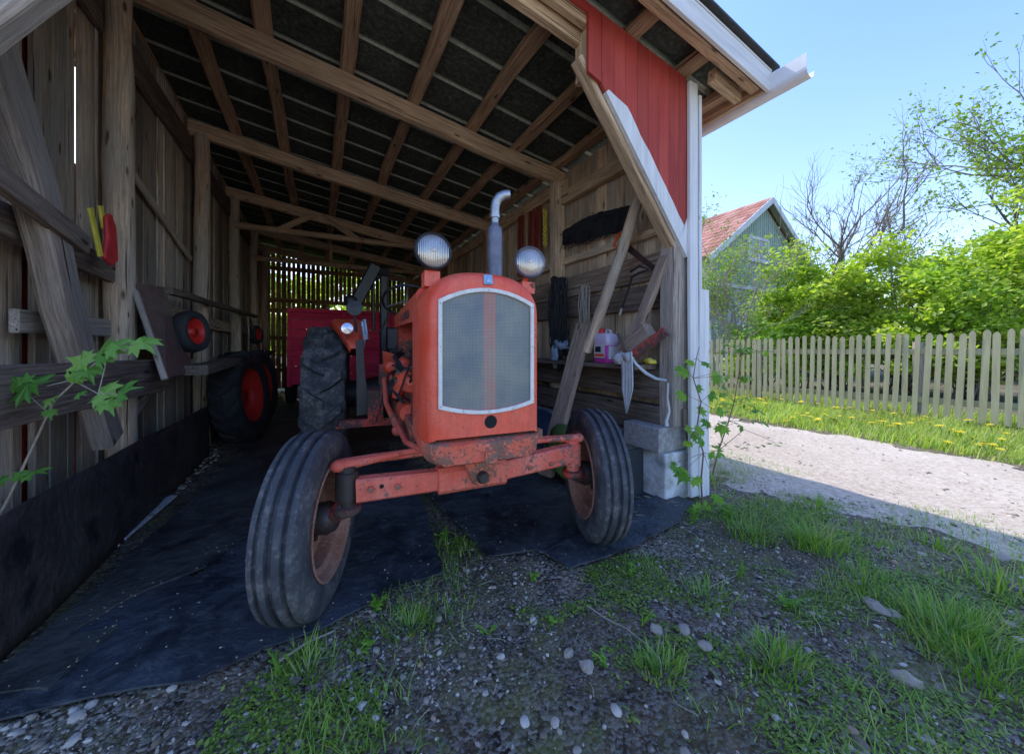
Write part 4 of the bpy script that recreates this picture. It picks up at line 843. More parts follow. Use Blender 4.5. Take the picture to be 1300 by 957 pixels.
for s in (-1,1):
    cx=s*.74+.03; ty=lug_tyre((cx,2.05,.615),.615,.32,(1,0,0),.36,RB_rear,15,.050,'rear_wheel',T,'T')
    m=MB(); m.lathe([(.355,-.13),(.37,-.14),(.35,-.11),(.32,-.09),(.32,.09),(.35,.11),(.37,.14),(.355,.13)],(cx,2.05,.615),(1,0,0),40); m.lathe([(.32,0),(.2,s*-.03),(.12,s*.02),(0,s*.02)],(cx,2.05,.615),(1,0,0),40); tp_(m,'rim',T_rimr,ty)
    fd=MB(); vs=[]; K=18; x0,x1=s*.43,s*.66
    for i in range(K+1):
        t=R(38)+R(112)*i/K; r=.66; cy,cz=2.05-math.cos(t)*r,.615+math.sin(t)*r
        tw_=.35+.65*min(1,i/5); xx=x0+(x1-x0)*tw_
        vs+=[(x0,cy,cz),(x0+(x1-x0)*.15,cy-math.cos(t)*.02,cz+math.sin(t)*.02),(xx,cy-math.cos(t)*.02,cz+math.sin(t)*.02),(xx+s*.01,cy+.0,cz-.02)]
    fd.add(vs,[(i*4+j,i*4+j+1,(i+1)*4+j+1,(i+1)*4+j) for i in range(K) for j in range(3)],None,True)
    side=[(x0,2.05-math.cos(R(38)+R(112)*i/K)*.66,.615+math.sin(R(38)+R(112)*i/K)*.66) for i in range(K+1)]+[(x0,2.45,1.0),(x0,1.80,1.03)]
    fd.add(side,[tuple(range(len(side)))]); f_=tp_(fd,'fender',T_red)
    sd=f_.modifiers.new('s','SOLIDIFY'); sd.thickness=.005
m=MB(); m.lathe([(0,-.04),(.03,-.03),(.042,.0),(.042,.01),(.0,.018)],(-.54,1.50,1.19),(0,-1,.1),24); m.tube([(-.54,1.53,1.15),(-.54,1.6,1.08)],.01,8); tp_(m,'side_lamp',S_chrome)
m=MB(); m.lathe([(0,-.02),(.05,-.01),(.06,.0),(.06,.01),(.0,.018)],(-.49,1.62,1.36),(0,-1,.1),24); m.tube([(-.49,1.64,1.30),(-.47,1.66,1.1)],.01,8); tp_(m,'work_lamp',S_black)
m=MB(); m.tube([(-.44,1.5,1.24),(-.42,1.45,1.08),(-.44,1.4,.95)],.012,8); m.tube([(-.42,1.5,1.26),(-.40,1.46,1.1)],.018,8); tp_(m,'lever',S_chrome)
m=MB(); m.plank((-.45,1.40,1.10),(-.42,1.36,.54),.05,.008,(1,0,0),.01,w1=.085); tp_(m,'side_plate',T_grease)

# ------------------------------------------------------------------ pebbles, stones
ICO_V=[]; t_=(1+5**.5)/2
for a,b in ((-1,t_),(1,t_),(-1,-t_),(1,-t_)): ICO_V+= [(a,b,0)]
for a,b in ((-1,t_),(1,t_),(-1,-t_),(1,-t_)): ICO_V+= [(0,a,b)]
for a,b in ((t_,-1),(t_,1),(-t_,-1),(-t_,1)): ICO_V+= [(a,0,b)]
ICO_V=np.array(ICO_V)/np.linalg.norm(ICO_V[0]); ICO_F=[(0,11,5),(0,5,1),(0,1,7),(0,7,10),(0,10,11),(1,5,9),(5,11,4),(11,10,2),(10,7,6),(7,1,8),(3,9,4),(3,4,2),(3,2,6),(3,6,8),(3,8,9),(4,9,5),(2,4,11),(6,2,10),(8,6,7),(9,8,1)]
def subdiv(V,Fs):
    V=[tuple(v) for v in V]; c={}; out=[]
    def mid(a,b):
        k=(min(a,b),max(a,b))
        if k not in c:
            p=np.array(V[a])+np.array(V[b]); V.append(tuple(p/np.linalg.norm(p))); c[k]=len(V)-1
        return c[k]
    for a,b,d in Fs:
        x,y,z=mid(a,b),mid(b,d),mid(d,a); out+=[(a,x,z),(x,b,y),(z,y,d),(x,y,z)]
    return np.array(V),out
V2,F2=subdiv(ICO_V,ICO_F)
def stone(mb,p,s,big=False):
    V,Fs=(V2,F2) if big else (ICO_V,ICO_F)
    sc_=np.array([random.uniform(.7,1.3),random.uniform(.55,1.),random.uniform(.35,.7)])*s
    a=random.uniform(0,6.28); jit=1+rng.normal(0,.10 if big else .16,(len(V),1)); Q=V*jit*sc_
    tl=random.uniform(-.4,.4); Q=np.stack([Q[:,0],Q[:,1]*math.cos(tl)-Q[:,2]*math.sin(tl),Q[:,1]*math.sin(tl)+Q[:,2]*math.cos(tl)],1)
    Q=np.stack([Q[:,0]*math.cos(a)-Q[:,1]*math.sin(a),Q[:,0]*math.sin(a)+Q[:,1]*math.cos(a),Q[:,2]],1)+np.array([p[0],p[1],p[2]])
    mb.add(Q.tolist(),Fs,None,big and s<.02)
def stonemat():
    m=Mt('pebble',.85,.3); c=m.ramp(m.isl(),[(0,(.09,.068,.047)),(.3,(.21,.162,.118)),(.6,(.34,.285,.23)),(.88,(.56,.50,.43)),(1,(.38,.23,.15))])
    x=m.noise(m.coord('pos'),60,5,.7); m.col(m.mix(.6,c,m.ramp(x,[(.3,.6),(.7,1.2)]),'MULTIPLY')); m.bump(x,.3,.004); return m.m
PB=stonemat()
def free(p,margin=True):
    for k in range(4):
        if inside(p,MATS[k]): return False
    b=toB((p[0],p[1],0))
    if -1.3<b.x<2.35 and b.y>1.9: return False
    return True
m=MB(); cnt=0
while cnt<15000:
    Y=.75+3.3*random.random()**1.5; X=random.uniform(-1.2,1.2)*(Y*1.45)+0.1
    p=(X,Y); 
    if X>3.6 or not free(p): continue
    d=fbm(X,Y,11,1.5)+.35*math.exp(-((X-.0)**2+(Y-1.3)**2)/.12)+.25*math.exp(-((X-1.9)**2)/.5)
    if random.random()>max(.10,min(1,.42+d*1.5)): continue
    s=min(.019,math.exp(random.gauss(-5.6,.55))); stone(m,(X,Y,gz(X,Y)+s*.10+(.012 if toB((X,Y,0)).x>2.8 else 0)),s,s>.011); cnt+=1
for i in range(420):
    q=random.random(); p=onZ(-20+300*q,845-270*q**.93+random.uniform(-9,7)); s=random.uniform(.006,.018); stone(m,(p.x,p.y,.006+s*.2),s,s>.012)
m.build('pebbles',PB,None,'W','loose grey pebbles scattered over the bare soil before the tractor','gravel',kind='stuff')
m=MB()
for i in range(2600):
    u=random.uniform(2.7,5.6); v=random.uniform(-1.,9.); p=toW((u,v,0)); s=min(.02,math.exp(random.gauss(-5.4,.5))); stone(m,(p.x,p.y,gz(p.x,p.y)+.016+s*.2),s)
m.build('road_stones',PB,None,'W','small loose stones lying on the sunlit gravel road','gravel',kind='stuff')
for i,(px,py,s,lab) in enumerate(((1112,770,.042,'largest pale flat stone right of the bare soil patch'),(1132,777,.028,'small pale stone touching the largest flat stone'),(745,845,.026,'rounded pale stone near the bottom centre'),(722,826,.024,'oblong light stone among the centre pebbles'),(868,799,.026,'grey stone left of the short moss'),(833,797,.028,'pale angular stone beside the grey stone'),(1270,706,.035,'grey stone at the shaded road edge'),(895,820,.028,'dark grey stone below the bare patch'),(1150,858,.035,'blue grey stone at the lower right'))):
    p=onZ(px,py); m=MB(); stone(m,(p.x,p.y,gz(p.x,p.y)+s*.25),s,True); m.build('stone',PB,None,'W',lab,'stone','larger stones on the ground')

# ------------------------------------------------------------------ grass
def blade(mb,p,h,w,az,lean,curl,seg=3):
    d=Vector((math.cos(az),math.sin(az),0)); sd=Vector((-d.y,d.x,0)); vs=[]
    for i in range(seg+1):
        q=i/seg; c=Vector(p)+d*(h*(lean*q+curl*q*q))+Vector((0,0,h*(q-.35*curl*q*q))); ww=w*(1-q**1.6)/2
        if i<seg: vs+=[c-sd*ww,c+sd*ww]
        else: vs.append(c)
    fs=[(2*i,2*i+1,2*i+3,2*i+2) for i in range(seg-1)]+[(2*seg-2,2*seg-1,2*seg)]
    mb.add(vs,fs,None,True)
m=MB()
for i in range(52000):
    u=5.45+3.4*random.random()**1.35; v=random.uniform(-1.6,9.0)
    if u<5.8 and random.random()>(u-5.40)/.35+.12*fbm(u,v,0,3): continue
    p=toW((u,v,0)); h=random.uniform(.05,.17)*(1+.9*fbm(u,v,1,1.3)); blade(m,(p.x,p.y,-.012),h,random.uniform(.006,.014),random.uniform(0,6.3),random.uniform(0,.5),random.uniform(0,.6),2)
m.build('grass',L_grass,None,'W','bright green grass on the verge before the picket fence','grass',kind='stuff')
m=MB(); k=0
while k<9000:
    X=random.uniform(-.6,3.4); Y=random.uniform(.8,3.6)
    if not free((X,Y)): continue
    b=toB((X,Y,0)); 
    if b.x>3.6: continue
    d=fbm(X,Y,21,1.4)+.25*fbm(X,Y,2,5)+(.25 if b.x>1.8 else 0)-.45*math.exp(-((X-.05)**2+(Y-1.35)**2)/.12)
    if d<.06+.25*random.random(): continue
    h=random.uniform(.012,.05)*(1+max(0,d)); blade(m,(X,Y,gz(X,Y)),h,random.uniform(.002,.005),random.uniform(0,6.3),random.uniform(0,.7),random.uniform(0,.9),2); k+=1
m.build('short_grass',L_grass2,None,'W','short sparse grass growing through the shaded soil','grass',kind='stuff')
m=MB(); k=0
while k<40000:
    X=random.uniform(-.9,3.6); Y=random.uniform(.8,3.4)
    if not free((X,Y)): continue
    d=fbm(X,Y,33,1.5)+.35*fbm(X,Y,12,6)-.30*math.exp(-((X-.05)**2+(Y-1.35)**2)/.15)
    if d<.0+.25*random.random() or toB((X,Y,0)).x>3.3: continue
    s=random.uniform(.003,.009); z=gz(X,Y)+random.uniform(0,.008); a=random.uniform(0,6.3); e=Vector((math.cos(a),math.sin(a),random.uniform(-.3,.6)))*s; f=Vector((-math.sin(a),math.cos(a),random.uniform(-.3,.5)))*s*.6
    c=Vector((X,Y,z)); m.add([c-e,c+f,c+e,c-f],[(0,1,2,3)]); k+=1
m.build('moss',L_moss,None,'W','low moss and tiny creeping leaves between the pebbles','moss',kind='stuff')
def tuft(name,px,py,n,h,r,label,mat=L_grass2,group='grass tufts in the shade',wd=.005):
    p=onZ(px,py); m=MB()
    for i in range(n):
        a=random.uniform(0,6.3); q=random.random()**.7*r; x,y=p.x+q*math.cos(a),p.y+q*math.sin(a)
        blade(m,(x,y,gz(x,y)-.002),h*random.uniform(.45,1.15),wd*random.uniform(.6,1.3),a+random.uniform(-1,1),random.uniform(.05,.45),random.uniform(.1,.7),4)
    m.build(name,mat,None,'W',label,'grass tuft',group,base=True)
tuft('grass_tuft',1035,690,220,.15,.13,'tall upright grass tuft between the white corner and the road')
tuft('grass_tuft',1205,800,330,.12,.15,'largest grass tuft near the lower right corner')
tuft('grass_tuft',1255,852,200,.09,.14,'grass tuft lowest in the right corner')
tuft('grass_tuft',1100,740,130,.09,.14,'loose grass tuft above the largest flat stone')
tuft('grass_tuft',1275,745,90,.18,.12,'thin grass tuft at the far right edge of the shade')
tuft('grass_tuft',985,840,240,.07,.10,'low bright moss like grass patch at the bottom right')
tuft('grass_tuft',840,845,200,.06,.08,'low bright grass patch near the bottom centre')
tuft('grass_tuft',955,680,130,.12,.12,'grass tuft at the foot of the vine by the white corner')
tuft('grass_tuft',520,795,170,.06,.09,'short grass patch beside the blue black mat edge')
tuft('grass_tuft',390,848,150,.07,.10,'short grass patch along the mat at lower left')
tuft('grass_tuft',1190,690,90,.07,.10,'small grass tuft just inside the shadow edge')
tuft('grass_tuft',1040,640,90,.08,.10,'small grass tuft at the sunlit road edge')
tuft('grass_tuft',900,760,120,.07,.12,'short grass patch on the bare soil below the offcut mat')
m=MB()
for i in range(420):
    X=random.uniform(-.8,3.2); Y=random.uniform(.8,3.2)
    if not free((X,Y)): continue
    z=gz(X,Y)+.004; a=random.uniform(0,6.3); L=random.uniform(.015,.07); d=Vector((math.cos(a),math.sin(a),random.uniform(-.05,.12)))*L; e=Vector((random.uniform(-.3,.3),random.uniform(-.3,.3),.1))*L
    m.tube([(X,Y,z),Vector((X,Y,z))+d*.5+e*.3,Vector((X,Y,z))+d],random.uniform(.0006,.0016),4)
for i in range(650):
    k=random.randrange(4); pl=MATS[k]; q=random.choice(pl); q2=pl[(pl.index(q)+1)%len(pl)]; cx=sum(p.x for p in pl)/len(pl); cy=sum(p.y for p in pl)/len(pl)
    t=random.random(); f=random.random()**2.2*.7; X=(q.x*(1-t)+q2.x*t)*(1-f)+cx*f; Y=(q.y*(1-t)+q2.y*t)*(1-f)+cy*f
    if Y>.7: stone(m,(X,Y,.014+.004*(k in(1,3))),random.uniform(.0012,.0045))
m.build('dead_stalks',simple('straw_grey',(.36,.31,.23),.9),None,'W','dry stalks and straw bits scattered over the soil','straw',kind='stuff')
for i,(pp,lab) in enumerate((([(745,768),(768,784),(795,797),(822,818),(842,842)],'long thin bent twig lying below the tractor nose'),([(355,838),(390,815),(425,800)],'pale split stick beside the left mat edge'),([(900,745),(935,730)],'short twig on the bare soil near the vine'))):
    P=[onZ(a,b,.012) for a,b in pp]; m=MB(); m.tube(P,[.0025,.001] if i!=1 else [.006,.003],6,jit=.3); m.build('twig',BK_l,None,'W',lab,'twig')
# leafy weeds
LEAF_M=[(0,0),(.10,-.02),(.30,-.12),(.22,.06),(.50,.02),(.40,.16),(.62,.30),(.44,.34),(.46,.62),(.24,.44),(.10,.60),(0,1.)]
LEAF_M=LEAF_M+[(-a,b) for a,b in reversed(LEAF_M[1:-1])]
def mleaf(mb,p,s,d,nrm,shape=LEAF_M,fold=.15):
    fold=random.uniform(.0,.42); nrm=Vector(nrm)+Vector((random.gauss(0,.25),random.gauss(0,.25),random.gauss(0,.15)))
    d=Vector(d).normalized(); nrm=Vector(nrm); nrm=(nrm-d*nrm.dot(d)).normalized(); sd=d.cross(nrm)
    c=Vector(p)+d*s*.28+nrm*0; vs=[c]+[Vector(p)+sd*x*s+d*y*s-nrm*(abs(x)*fold+.22*y*y+.05*math.sin(x*9+y*7))*s for x,y in shape]; n=len(shape)
    mb.add(vs,[(0,1+i,1+(i+1)%n) for i in range(n)],None,False)
OV=[(0,0),(.22,.2),(.28,.5),(.16,.85),(0,1),(-.16,.85),(-.28,.5),(-.22,.2)]
def weed(px,py,h,n,s,label,shape=OV,mat=L_weed,spread=.06):
    p=onZ(px,py); th=thing('weed_plant',label,'weed',(p.x,p.y,gz(p.x,p.y)),'W','leafy weeds on the soil'); st=MB(); lf=MB()
    for k in range(max(1,n//8)):
        a=random.uniform(0,6.3); top=Vector((p.x+spread*math.cos(a)*random.random(),p.y+spread*math.sin(a)*random.random(),h*random.uniform(.6,1.1))); base=Vector((p.x,p.y,gz(p.x,p.y)-.003))
        st.tube([base,base.lerp(top,.5)+Vector((0,0,.01)),top],[.0025,.001],5)
        for j in range(8):
            q=random.uniform(.2,1); c=base.lerp(top,q); a2=random.uniform(0,6.3); mleaf(lf,c,s*random.uniform(.6,1.2),(math.cos(a2),math.sin(a2),random.uniform(-.1,.6)),(0,0,1),shape)
    st.build('stem',L_weed,th,'W'); lf.build('foliage',mat,th,'W')
weed(478,772,.075,40,.022,'feathery green weed on the edge of the left mat')
weed(565,683,.05,56,.018,'low weed in the gap between the two front mats')
weed(452,825,.04,14,.028,'broad leaved seedling below the left mat')
weed(700,784,.03,10,.022,'small seedling among the centre pebbles')
weed(925,664,.12,80,.026,'leafy weed clump at the base of the white corner')
weed(880,660,.09,60,.026,'leafy weed left of the white corner base')
weed(680,735,.05,24,.018,'small weed in front of the oil stained mat')
weed(800,730,.05,30,.018,'small weed by the point of the offcut mat')
weed(815,790,.04,30,.016,'tiny weed patch on the soil right of centre')
weed(940,730,.06,40,.02,'yellow green weed on the bare soil patch')
weed(1000,770,.05,40,.02,'low weed left of the largest flat stone')
weed(350,840,.04,30,.016,'weed on the mat corner at lower left')
weed(620,800,.03,20,.014,'sprig in the pebbles below the tractor nose')
weed(770,840,.03,30,.014,'weed at bottom between rounded stones')
# maple branch at the left, vine at the corner, sapling
def plant(name,label,cat,paths,leaves,matl,frame='B',group=None,bark=BK_l,shape=LEAF_M):
    base=paths[0][0][0]; th=thing(name,label,cat,base,frame,group); m=MB()
    for pts,r0,r1 in paths: m.tube(pts,[r0,r1],7)
    m.build('stem',bark,th,frame); l=MB()
    for p,s,d,nr in leaves: mleaf(l,p,s,d,nr,shape)
    l.build('foliage',matl,th,frame)
def U(px,py,u): return onU(px,py,u)
b0=toB(onZ(-15,700)); 
def Bp(px,py,Y): return toB(onY(px,py,Y))
st0=[Bp(-30,760,1.30),Bp(-8,668,1.28),Bp(12,630,1.27),Bp(45,560,1.25),Bp(68,510,1.24),Bp(100,480,1.22),Bp(128,455,1.20),Bp(150,432,1.19)]
st0[0].z=0
sb=[Bp(60,523,1.24),Bp(35,500,1.2)]
lv=[]
up=toB(Vector((0,-.55,.8))); 
def addl(px,py,Y,s,dx,dz,n=None): lv.append((Bp(px,py,Y),s,toB(Vector((dx,-.15,dz))),n or toB(Vector((.1*dx,-.75,.66)))))
addl(140,436,1.18,.085,1,-.15); addl(175,430,1.15,.08,.8,-.5); addl(120,455,1.2,.11,.4,.35); addl(112,462,1.2,.085,-.8,.3); addl(135,450,1.2,.08,.9,.2)
addl(108,466,1.2,.07,.6,-.7); addl(50,488,1.2,.12,-1,.05); addl(30,492,1.2,.07,-.5,.6); addl(125,498,1.2,.09,1,-.1); addl(150,500,1.18,.085,.9,.4); addl(135,508,1.17,.06,.5,-.7)
addl(70,505,1.22,.06,-.9,-.2); addl(92,486,1.2,.055,.2,.5); addl(62,520,1.2,.04,.3,-.9); addl(98,500,1.2,.035,.9,.0); addl(38,600,1.25,.07,1,.2); addl(30,605,1.25,.045,-.6,.4); addl(5,612,1.26,.05,-.8,.2)
plant('maple_seedling','young maple seedling with bright leaves in front of the left wall','maple',[(st0,.005,.0022),([st0[6],Bp(165,432,1.17)],.002,.0015),([Bp(92,482,1.22),Bp(60,490,1.2)],.002,.0012),([Bp(92,482,1.22),Bp(125,500,1.2),Bp(150,500,1.18)],.002,.0012),([Bp(125,500,1.2),Bp(136,455,1.2)],.0018,.0012),(sb,.002,.001)],lv,L_maple)
lv=[]; pa=[]
def nz(): return toB(Vector((random.uniform(-.4,.4),-.7,random.uniform(.3,1.))))
vine=[(892,642),(890,610),(893,575),(884,545),(890,510),(880,480),(884,455),(888,440)]
vp=[toB(onY(x,y,2.33-.01*i)) for i,(x,y) in enumerate(vine)]; vp[0].z=0; pa.append((vp,.006,.002))
for (x,y) in ((868,468),(878,458),(890,460),(905,474),(870,500),(885,492),(900,500),(912,478),(868,542),(878,550),(890,545),(872,560),(884,520),(902,535),(895,560),(900,575),(850,590),(872,600),(868,596),(885,606),(905,600),(918,540),(912,522),(880,640),(900,640),(912,630)):
    p=toB(onY(x+random.uniform(-3,3),y,2.3+random.uniform(-.12,.05))); a=random.uniform(-3.1,0); lv.append((p,random.uniform(.055,.10),toB(Vector((math.cos(a),-.2,math.sin(a)*.5-.05))),nz()))
    pa.append(([min(vp,key=lambda q:(q-p).length),p],.0018,.001))
plant('climbing_vine','leafy green vine climbing the white barn corner','vine',pa,lv,L_weed,bark=BK_r)
lv=[]; pa=[]
sp=[toB(onY(x,y,2.75+.0*i)) for i,(x,y) in enumerate(((902,592),(912,572),(925,535),(932,510),(937,480),(942,450),(950,425)))]; sp[0].z=0; pa.append((sp,.006,.0015))
for i in range(26):
    j=random.randint(1,6); b=sp[j]; d=Vector((random.uniform(-1,1),random.uniform(-.7,.7),random.uniform(-.15,.6))).normalized(); L=random.uniform(.08,.28); e=b+d*L; pa.append(([b,b.lerp(e,.5)+Vector((0,0,.01)),e],.002,.001))
    for k in range(6): q=random.uniform(.3,1); lv.append((b.lerp(e,q),random.uniform(.035,.065),Vector((random.uniform(-1,1),random.uniform(-1,1),random.uniform(-.3,.3))),Vector((0,-.3,1))))
d=sp[1]; e=toB(onY(990,566,2.6)); pa.append(([sp[1],toB(onY(945,545,2.7)),toB(onY(970,555,2.6)),e],.003,.001))
for k in range(16): q=random.random(); lv.append((sp[1].lerp(e,q)+Vector((0,0,.04*random.random())),random.uniform(.03,.05),Vector((random.uniform(-1,1),random.uniform(-1,1),.1)),Vector((0,0,1))))
plant('birch_sapling','thin reddish sapling with tiny leaves beside the white corner','sapling',pa,lv,L_weed,bark=BK_r,shape=OV)

# dandelions
dn=thing('dandelion','yellow dandelion flower in the grass verge by the fence','dandelion',(0,0,0),'W','dandelions in the verge')
m=MB(); m.tube([(0,0,0),(.005,0,.06),(0,0,.115)],.003,5); m.build('stem',L_weed,dn,'W')
m=MB()
for k in range(26):
    a=k*2.4; r=.026*(1-(k/26)*.6); el=.15+.8*k/26; d=Vector((math.cos(a)*math.cos(el),math.sin(a)*math.cos(el),math.sin(el)*.5)); s_=Vector((-math.sin(a),math.cos(a),0))*.004; c=Vector((0,0,.115)); m.add([c-s_*.5,c+d*r-s_,c+d*r+s_,c+s_*.5],[(0,1,2,3)])
m.build('flower_head',L_dand,dn,'W'); dl=[]
for i in range(300):
    u=5.5+2.0*random.random(); v=random.uniform(-.3,6.5)
    if fbm(u,v,50,.9)<-.12: continue
    dl.append((u,v))
for i,(u,v) in enumerate(dl):
    o=dn if i==0 else copy_tree(dn); p=toW((u,v,0)); s=random.uniform(1.2,2.0); o.location=(p.x,p.y,-.01); o.scale=(s,s,random.uniform(.6,1.2)); o.rotation_euler=(random.uniform(-.2,.2),random.uniform(-.2,.2),random.uniform(0,6))

# ------------------------------------------------------------------ fence
fa0=Vector((6.43,4.5,0)); fdir=Vector((-2.15,3.3,0)).normalized(); fn=Vector((-fdir.y,fdir.x,0)) 
fc=thing('picket_fence','pale olive green picket fence between the verge and the bushes','fence',fa0,'W')
fn=Vector((-.838,-.546,0))
def ftop(s): return 1.26-.014*s
NP=96
for i in range(NP):
    s=-1.6+i*.1012; b=fa0+fdir*s+fn*random.uniform(-.003,.003); h=ftop(s)+random.uniform(-.028,.02)
    ln=fdir*random.uniform(-.02,.02)+fdir*(-.035 if s<1.5 else -.01)+fn*random.uniform(-.01,.01)
    wd=random.uniform(.027,.033); m=MB(); t=.02; lean=ln; pts=[]
    prof=[(-wd,.03),(wd,.03),(wd,h-.035),(wd*.35,h),(-wd*.35,h),(-wd,h-.035)]
    P=[b+fdir*x+Vector((0,0,z))+lean*(z/h) for x,z in prof]; m.prism(P,fn*t); o6=random.uniform(0,40); m.g=[(p[2]+o6,(p-b).dot(fdir)+o6,(p-b).dot(fn)) for p in [Vector(q) for q in m.v]]
    m.build('picket',P_fence,fc,'W')
for z in (.28,.98):
    m=MB(); a=fa0+fdir*-1.65-fn*.018; b=fa0+fdir*(-1.6+NP*.1012)-fn*.018; m.plank(a+Vector((0,0,z+.02)),b+Vector((0,0,z-.08)),.085,.03,(0,0,1),.001); m.build('rail',P_fence,fc,'W')
for s in (-1.2,.9,3.0,5.1,7.2):
    m=MB(); p=fa0+fdir*s-fn*.08; m.plank(p,p+Vector((0,0,1.12)),.09,.09,(1,0,0)); m.build('post',W_grey,fc,'W')

# ------------------------------------------------------------------ house (aligned with the barn)
hv=8.0; apx=onV(981,250,hv); hh=apx.x; za=apx.z; slp=.69; hw=3.7; ze=za-.25-slp*hw
ho=thing('green_house','pale green gabled house with red tiled roof beyond the bushes','house',(hh,hv,0),'B')
m=MB(); u=-hw
while u<hw-.01:
    q=min(u+.16,hw); m.hexa([(hh+u,hv+.3,0),(hh+q-.01,hv+.3,0),(hh+q-.01,hv+.33,0),(hh+u,hv+.33,0),(hh+u,hv+.3,za-.28-slp*abs(u)),(hh+q-.01,hv+.3,za-.28-slp*abs(q-.01)),(hh+q-.01,hv+.33,za-.28-slp*abs(q-.01)),(hh+u,hv+.33,za-.28-slp*abs(u))],2)
    uc=u; m.hexa([(hh+uc-.03,hv+.28,0),(hh+uc+.02,hv+.28,0),(hh+uc+.02,hv+.30,0),(hh+uc-.03,hv+.30,0)]+[(hh+uc-.03,hv+.28,za-.3-slp*abs(uc)),(hh+uc+.02,hv+.28,za-.3-slp*abs(uc)),(hh+uc+.02,hv+.30,za-.3-slp*abs(uc)),(hh+uc-.03,hv+.30,za-.3-slp*abs(uc))],2); u=q
m.build('gable_wall',P_house,ho,'B')
m=MB(); m.box((hh-hw,hv+.34,0),(hh-hw+.1,hv+9,ze)); m.box((hh+hw-.1,hv+.34,0),(hh+hw,hv+9,ze)); m.box((hh-hw,hv+8.9,0),(hh+hw,hv+9,ze)); m.build('wall',P_house,ho,'B')
def tilemat():
    m=Mt('roof_tiles',.8,.3); c=m.ramp(m.isl(),[(0,(.22,.07,.05)),(.5,(.34,.13,.09)),(1,(.42,.20,.15))]); return m.col(c).m
TM=tilemat()
for s in (-1,1):
    m=MB(); L=hw+.55
    for r in range(13):
        d0=L*r/13; d1=L*(r+1)/13+.05
        for c in range(36):
            v0=hv+c*.26; z0=za-slp*d0; z1=za-slp*d1+.03; x0=hh+s*d0; x1=hh+s*d1
            m.hexa([(x0,v0,z0-.04),(x1,v0,z1-.04),(x1,v0+.24,z1-.04),(x0,v0+.24,z0-.04),(x0,v0,z0),(x1,v0,z1),(x1,v0+.24,z1),(x0,v0+.24,z0)])
    m.build('roof',TM,ho,'B')
    m=MB(); m.plank((hh,hv-.02,za-.13),(hh+s*L,hv-.02,za-.13-slp*L),.22,.04,(0,0,1),0); m.plank((hh,hv+.02,za-.02),(hh+s*L,hv+.02,za-.02-slp*L),.06,.10,(0,0,1),0) if s>0 else None; m.build('barge_board',P_white if s<0 else P_white,ho,'B')
    m=MB(); m.hexa([(hh,hv,za-.08),(hh+s*L,hv,za-.08-slp*L),(hh+s*L,hv+.3,za-.08-slp*L),(hh,hv+.3,za-.08),(hh,hv,za-.06),(hh+s*L,hv,za-.06-slp*L),(hh+s*L,hv+.3,za-.06-slp*L),(hh,hv+.3,za-.06)],0); m.build('soffit',P_house,ho,'B')
def hwin(x0,y0,x1,y1):
    a=onV(x0,y0,hv+.26); b=onV(x1,y1,hv+.26); m=MB(); yv=hv+.25
    m.plank((a.x,yv,a.z),(b.x,yv,a.z),.14,.05); m.plank((a.x,yv,b.z),(b.x,yv,b.z),.14,.05); m.plank((a.x,yv,b.z),(a.x,yv,a.z),.14,.05,(1,0,0)); m.plank((b.x,yv,b.z),(b.x,yv,a.z),.14,.05,(1,0,0)); m.plank(((a.x+b.x)/2,yv,b.z),((a.x+b.x)/2,yv,a.z),.06,.05,(1,0,0)); fr=m.build('window',P_white,ho,'B')
    m=MB(); m.box((a.x,yv+.0,b.z),(b.x,yv+.01,a.z)); m.build('pane',simple('glass_dark',(.10,.14,.18),.05,spec=.9),fr,'B')
hwin(950,300,975,334); hwin(925,385,950,412)
m=MB(); a=onV(915,361,hv+.27); m.plank((hh-hw,hv+.25,a.z),(hh+hw,hv+.25,a.z),.14,.03); m.build('trim_band',P_white,ho,'B')

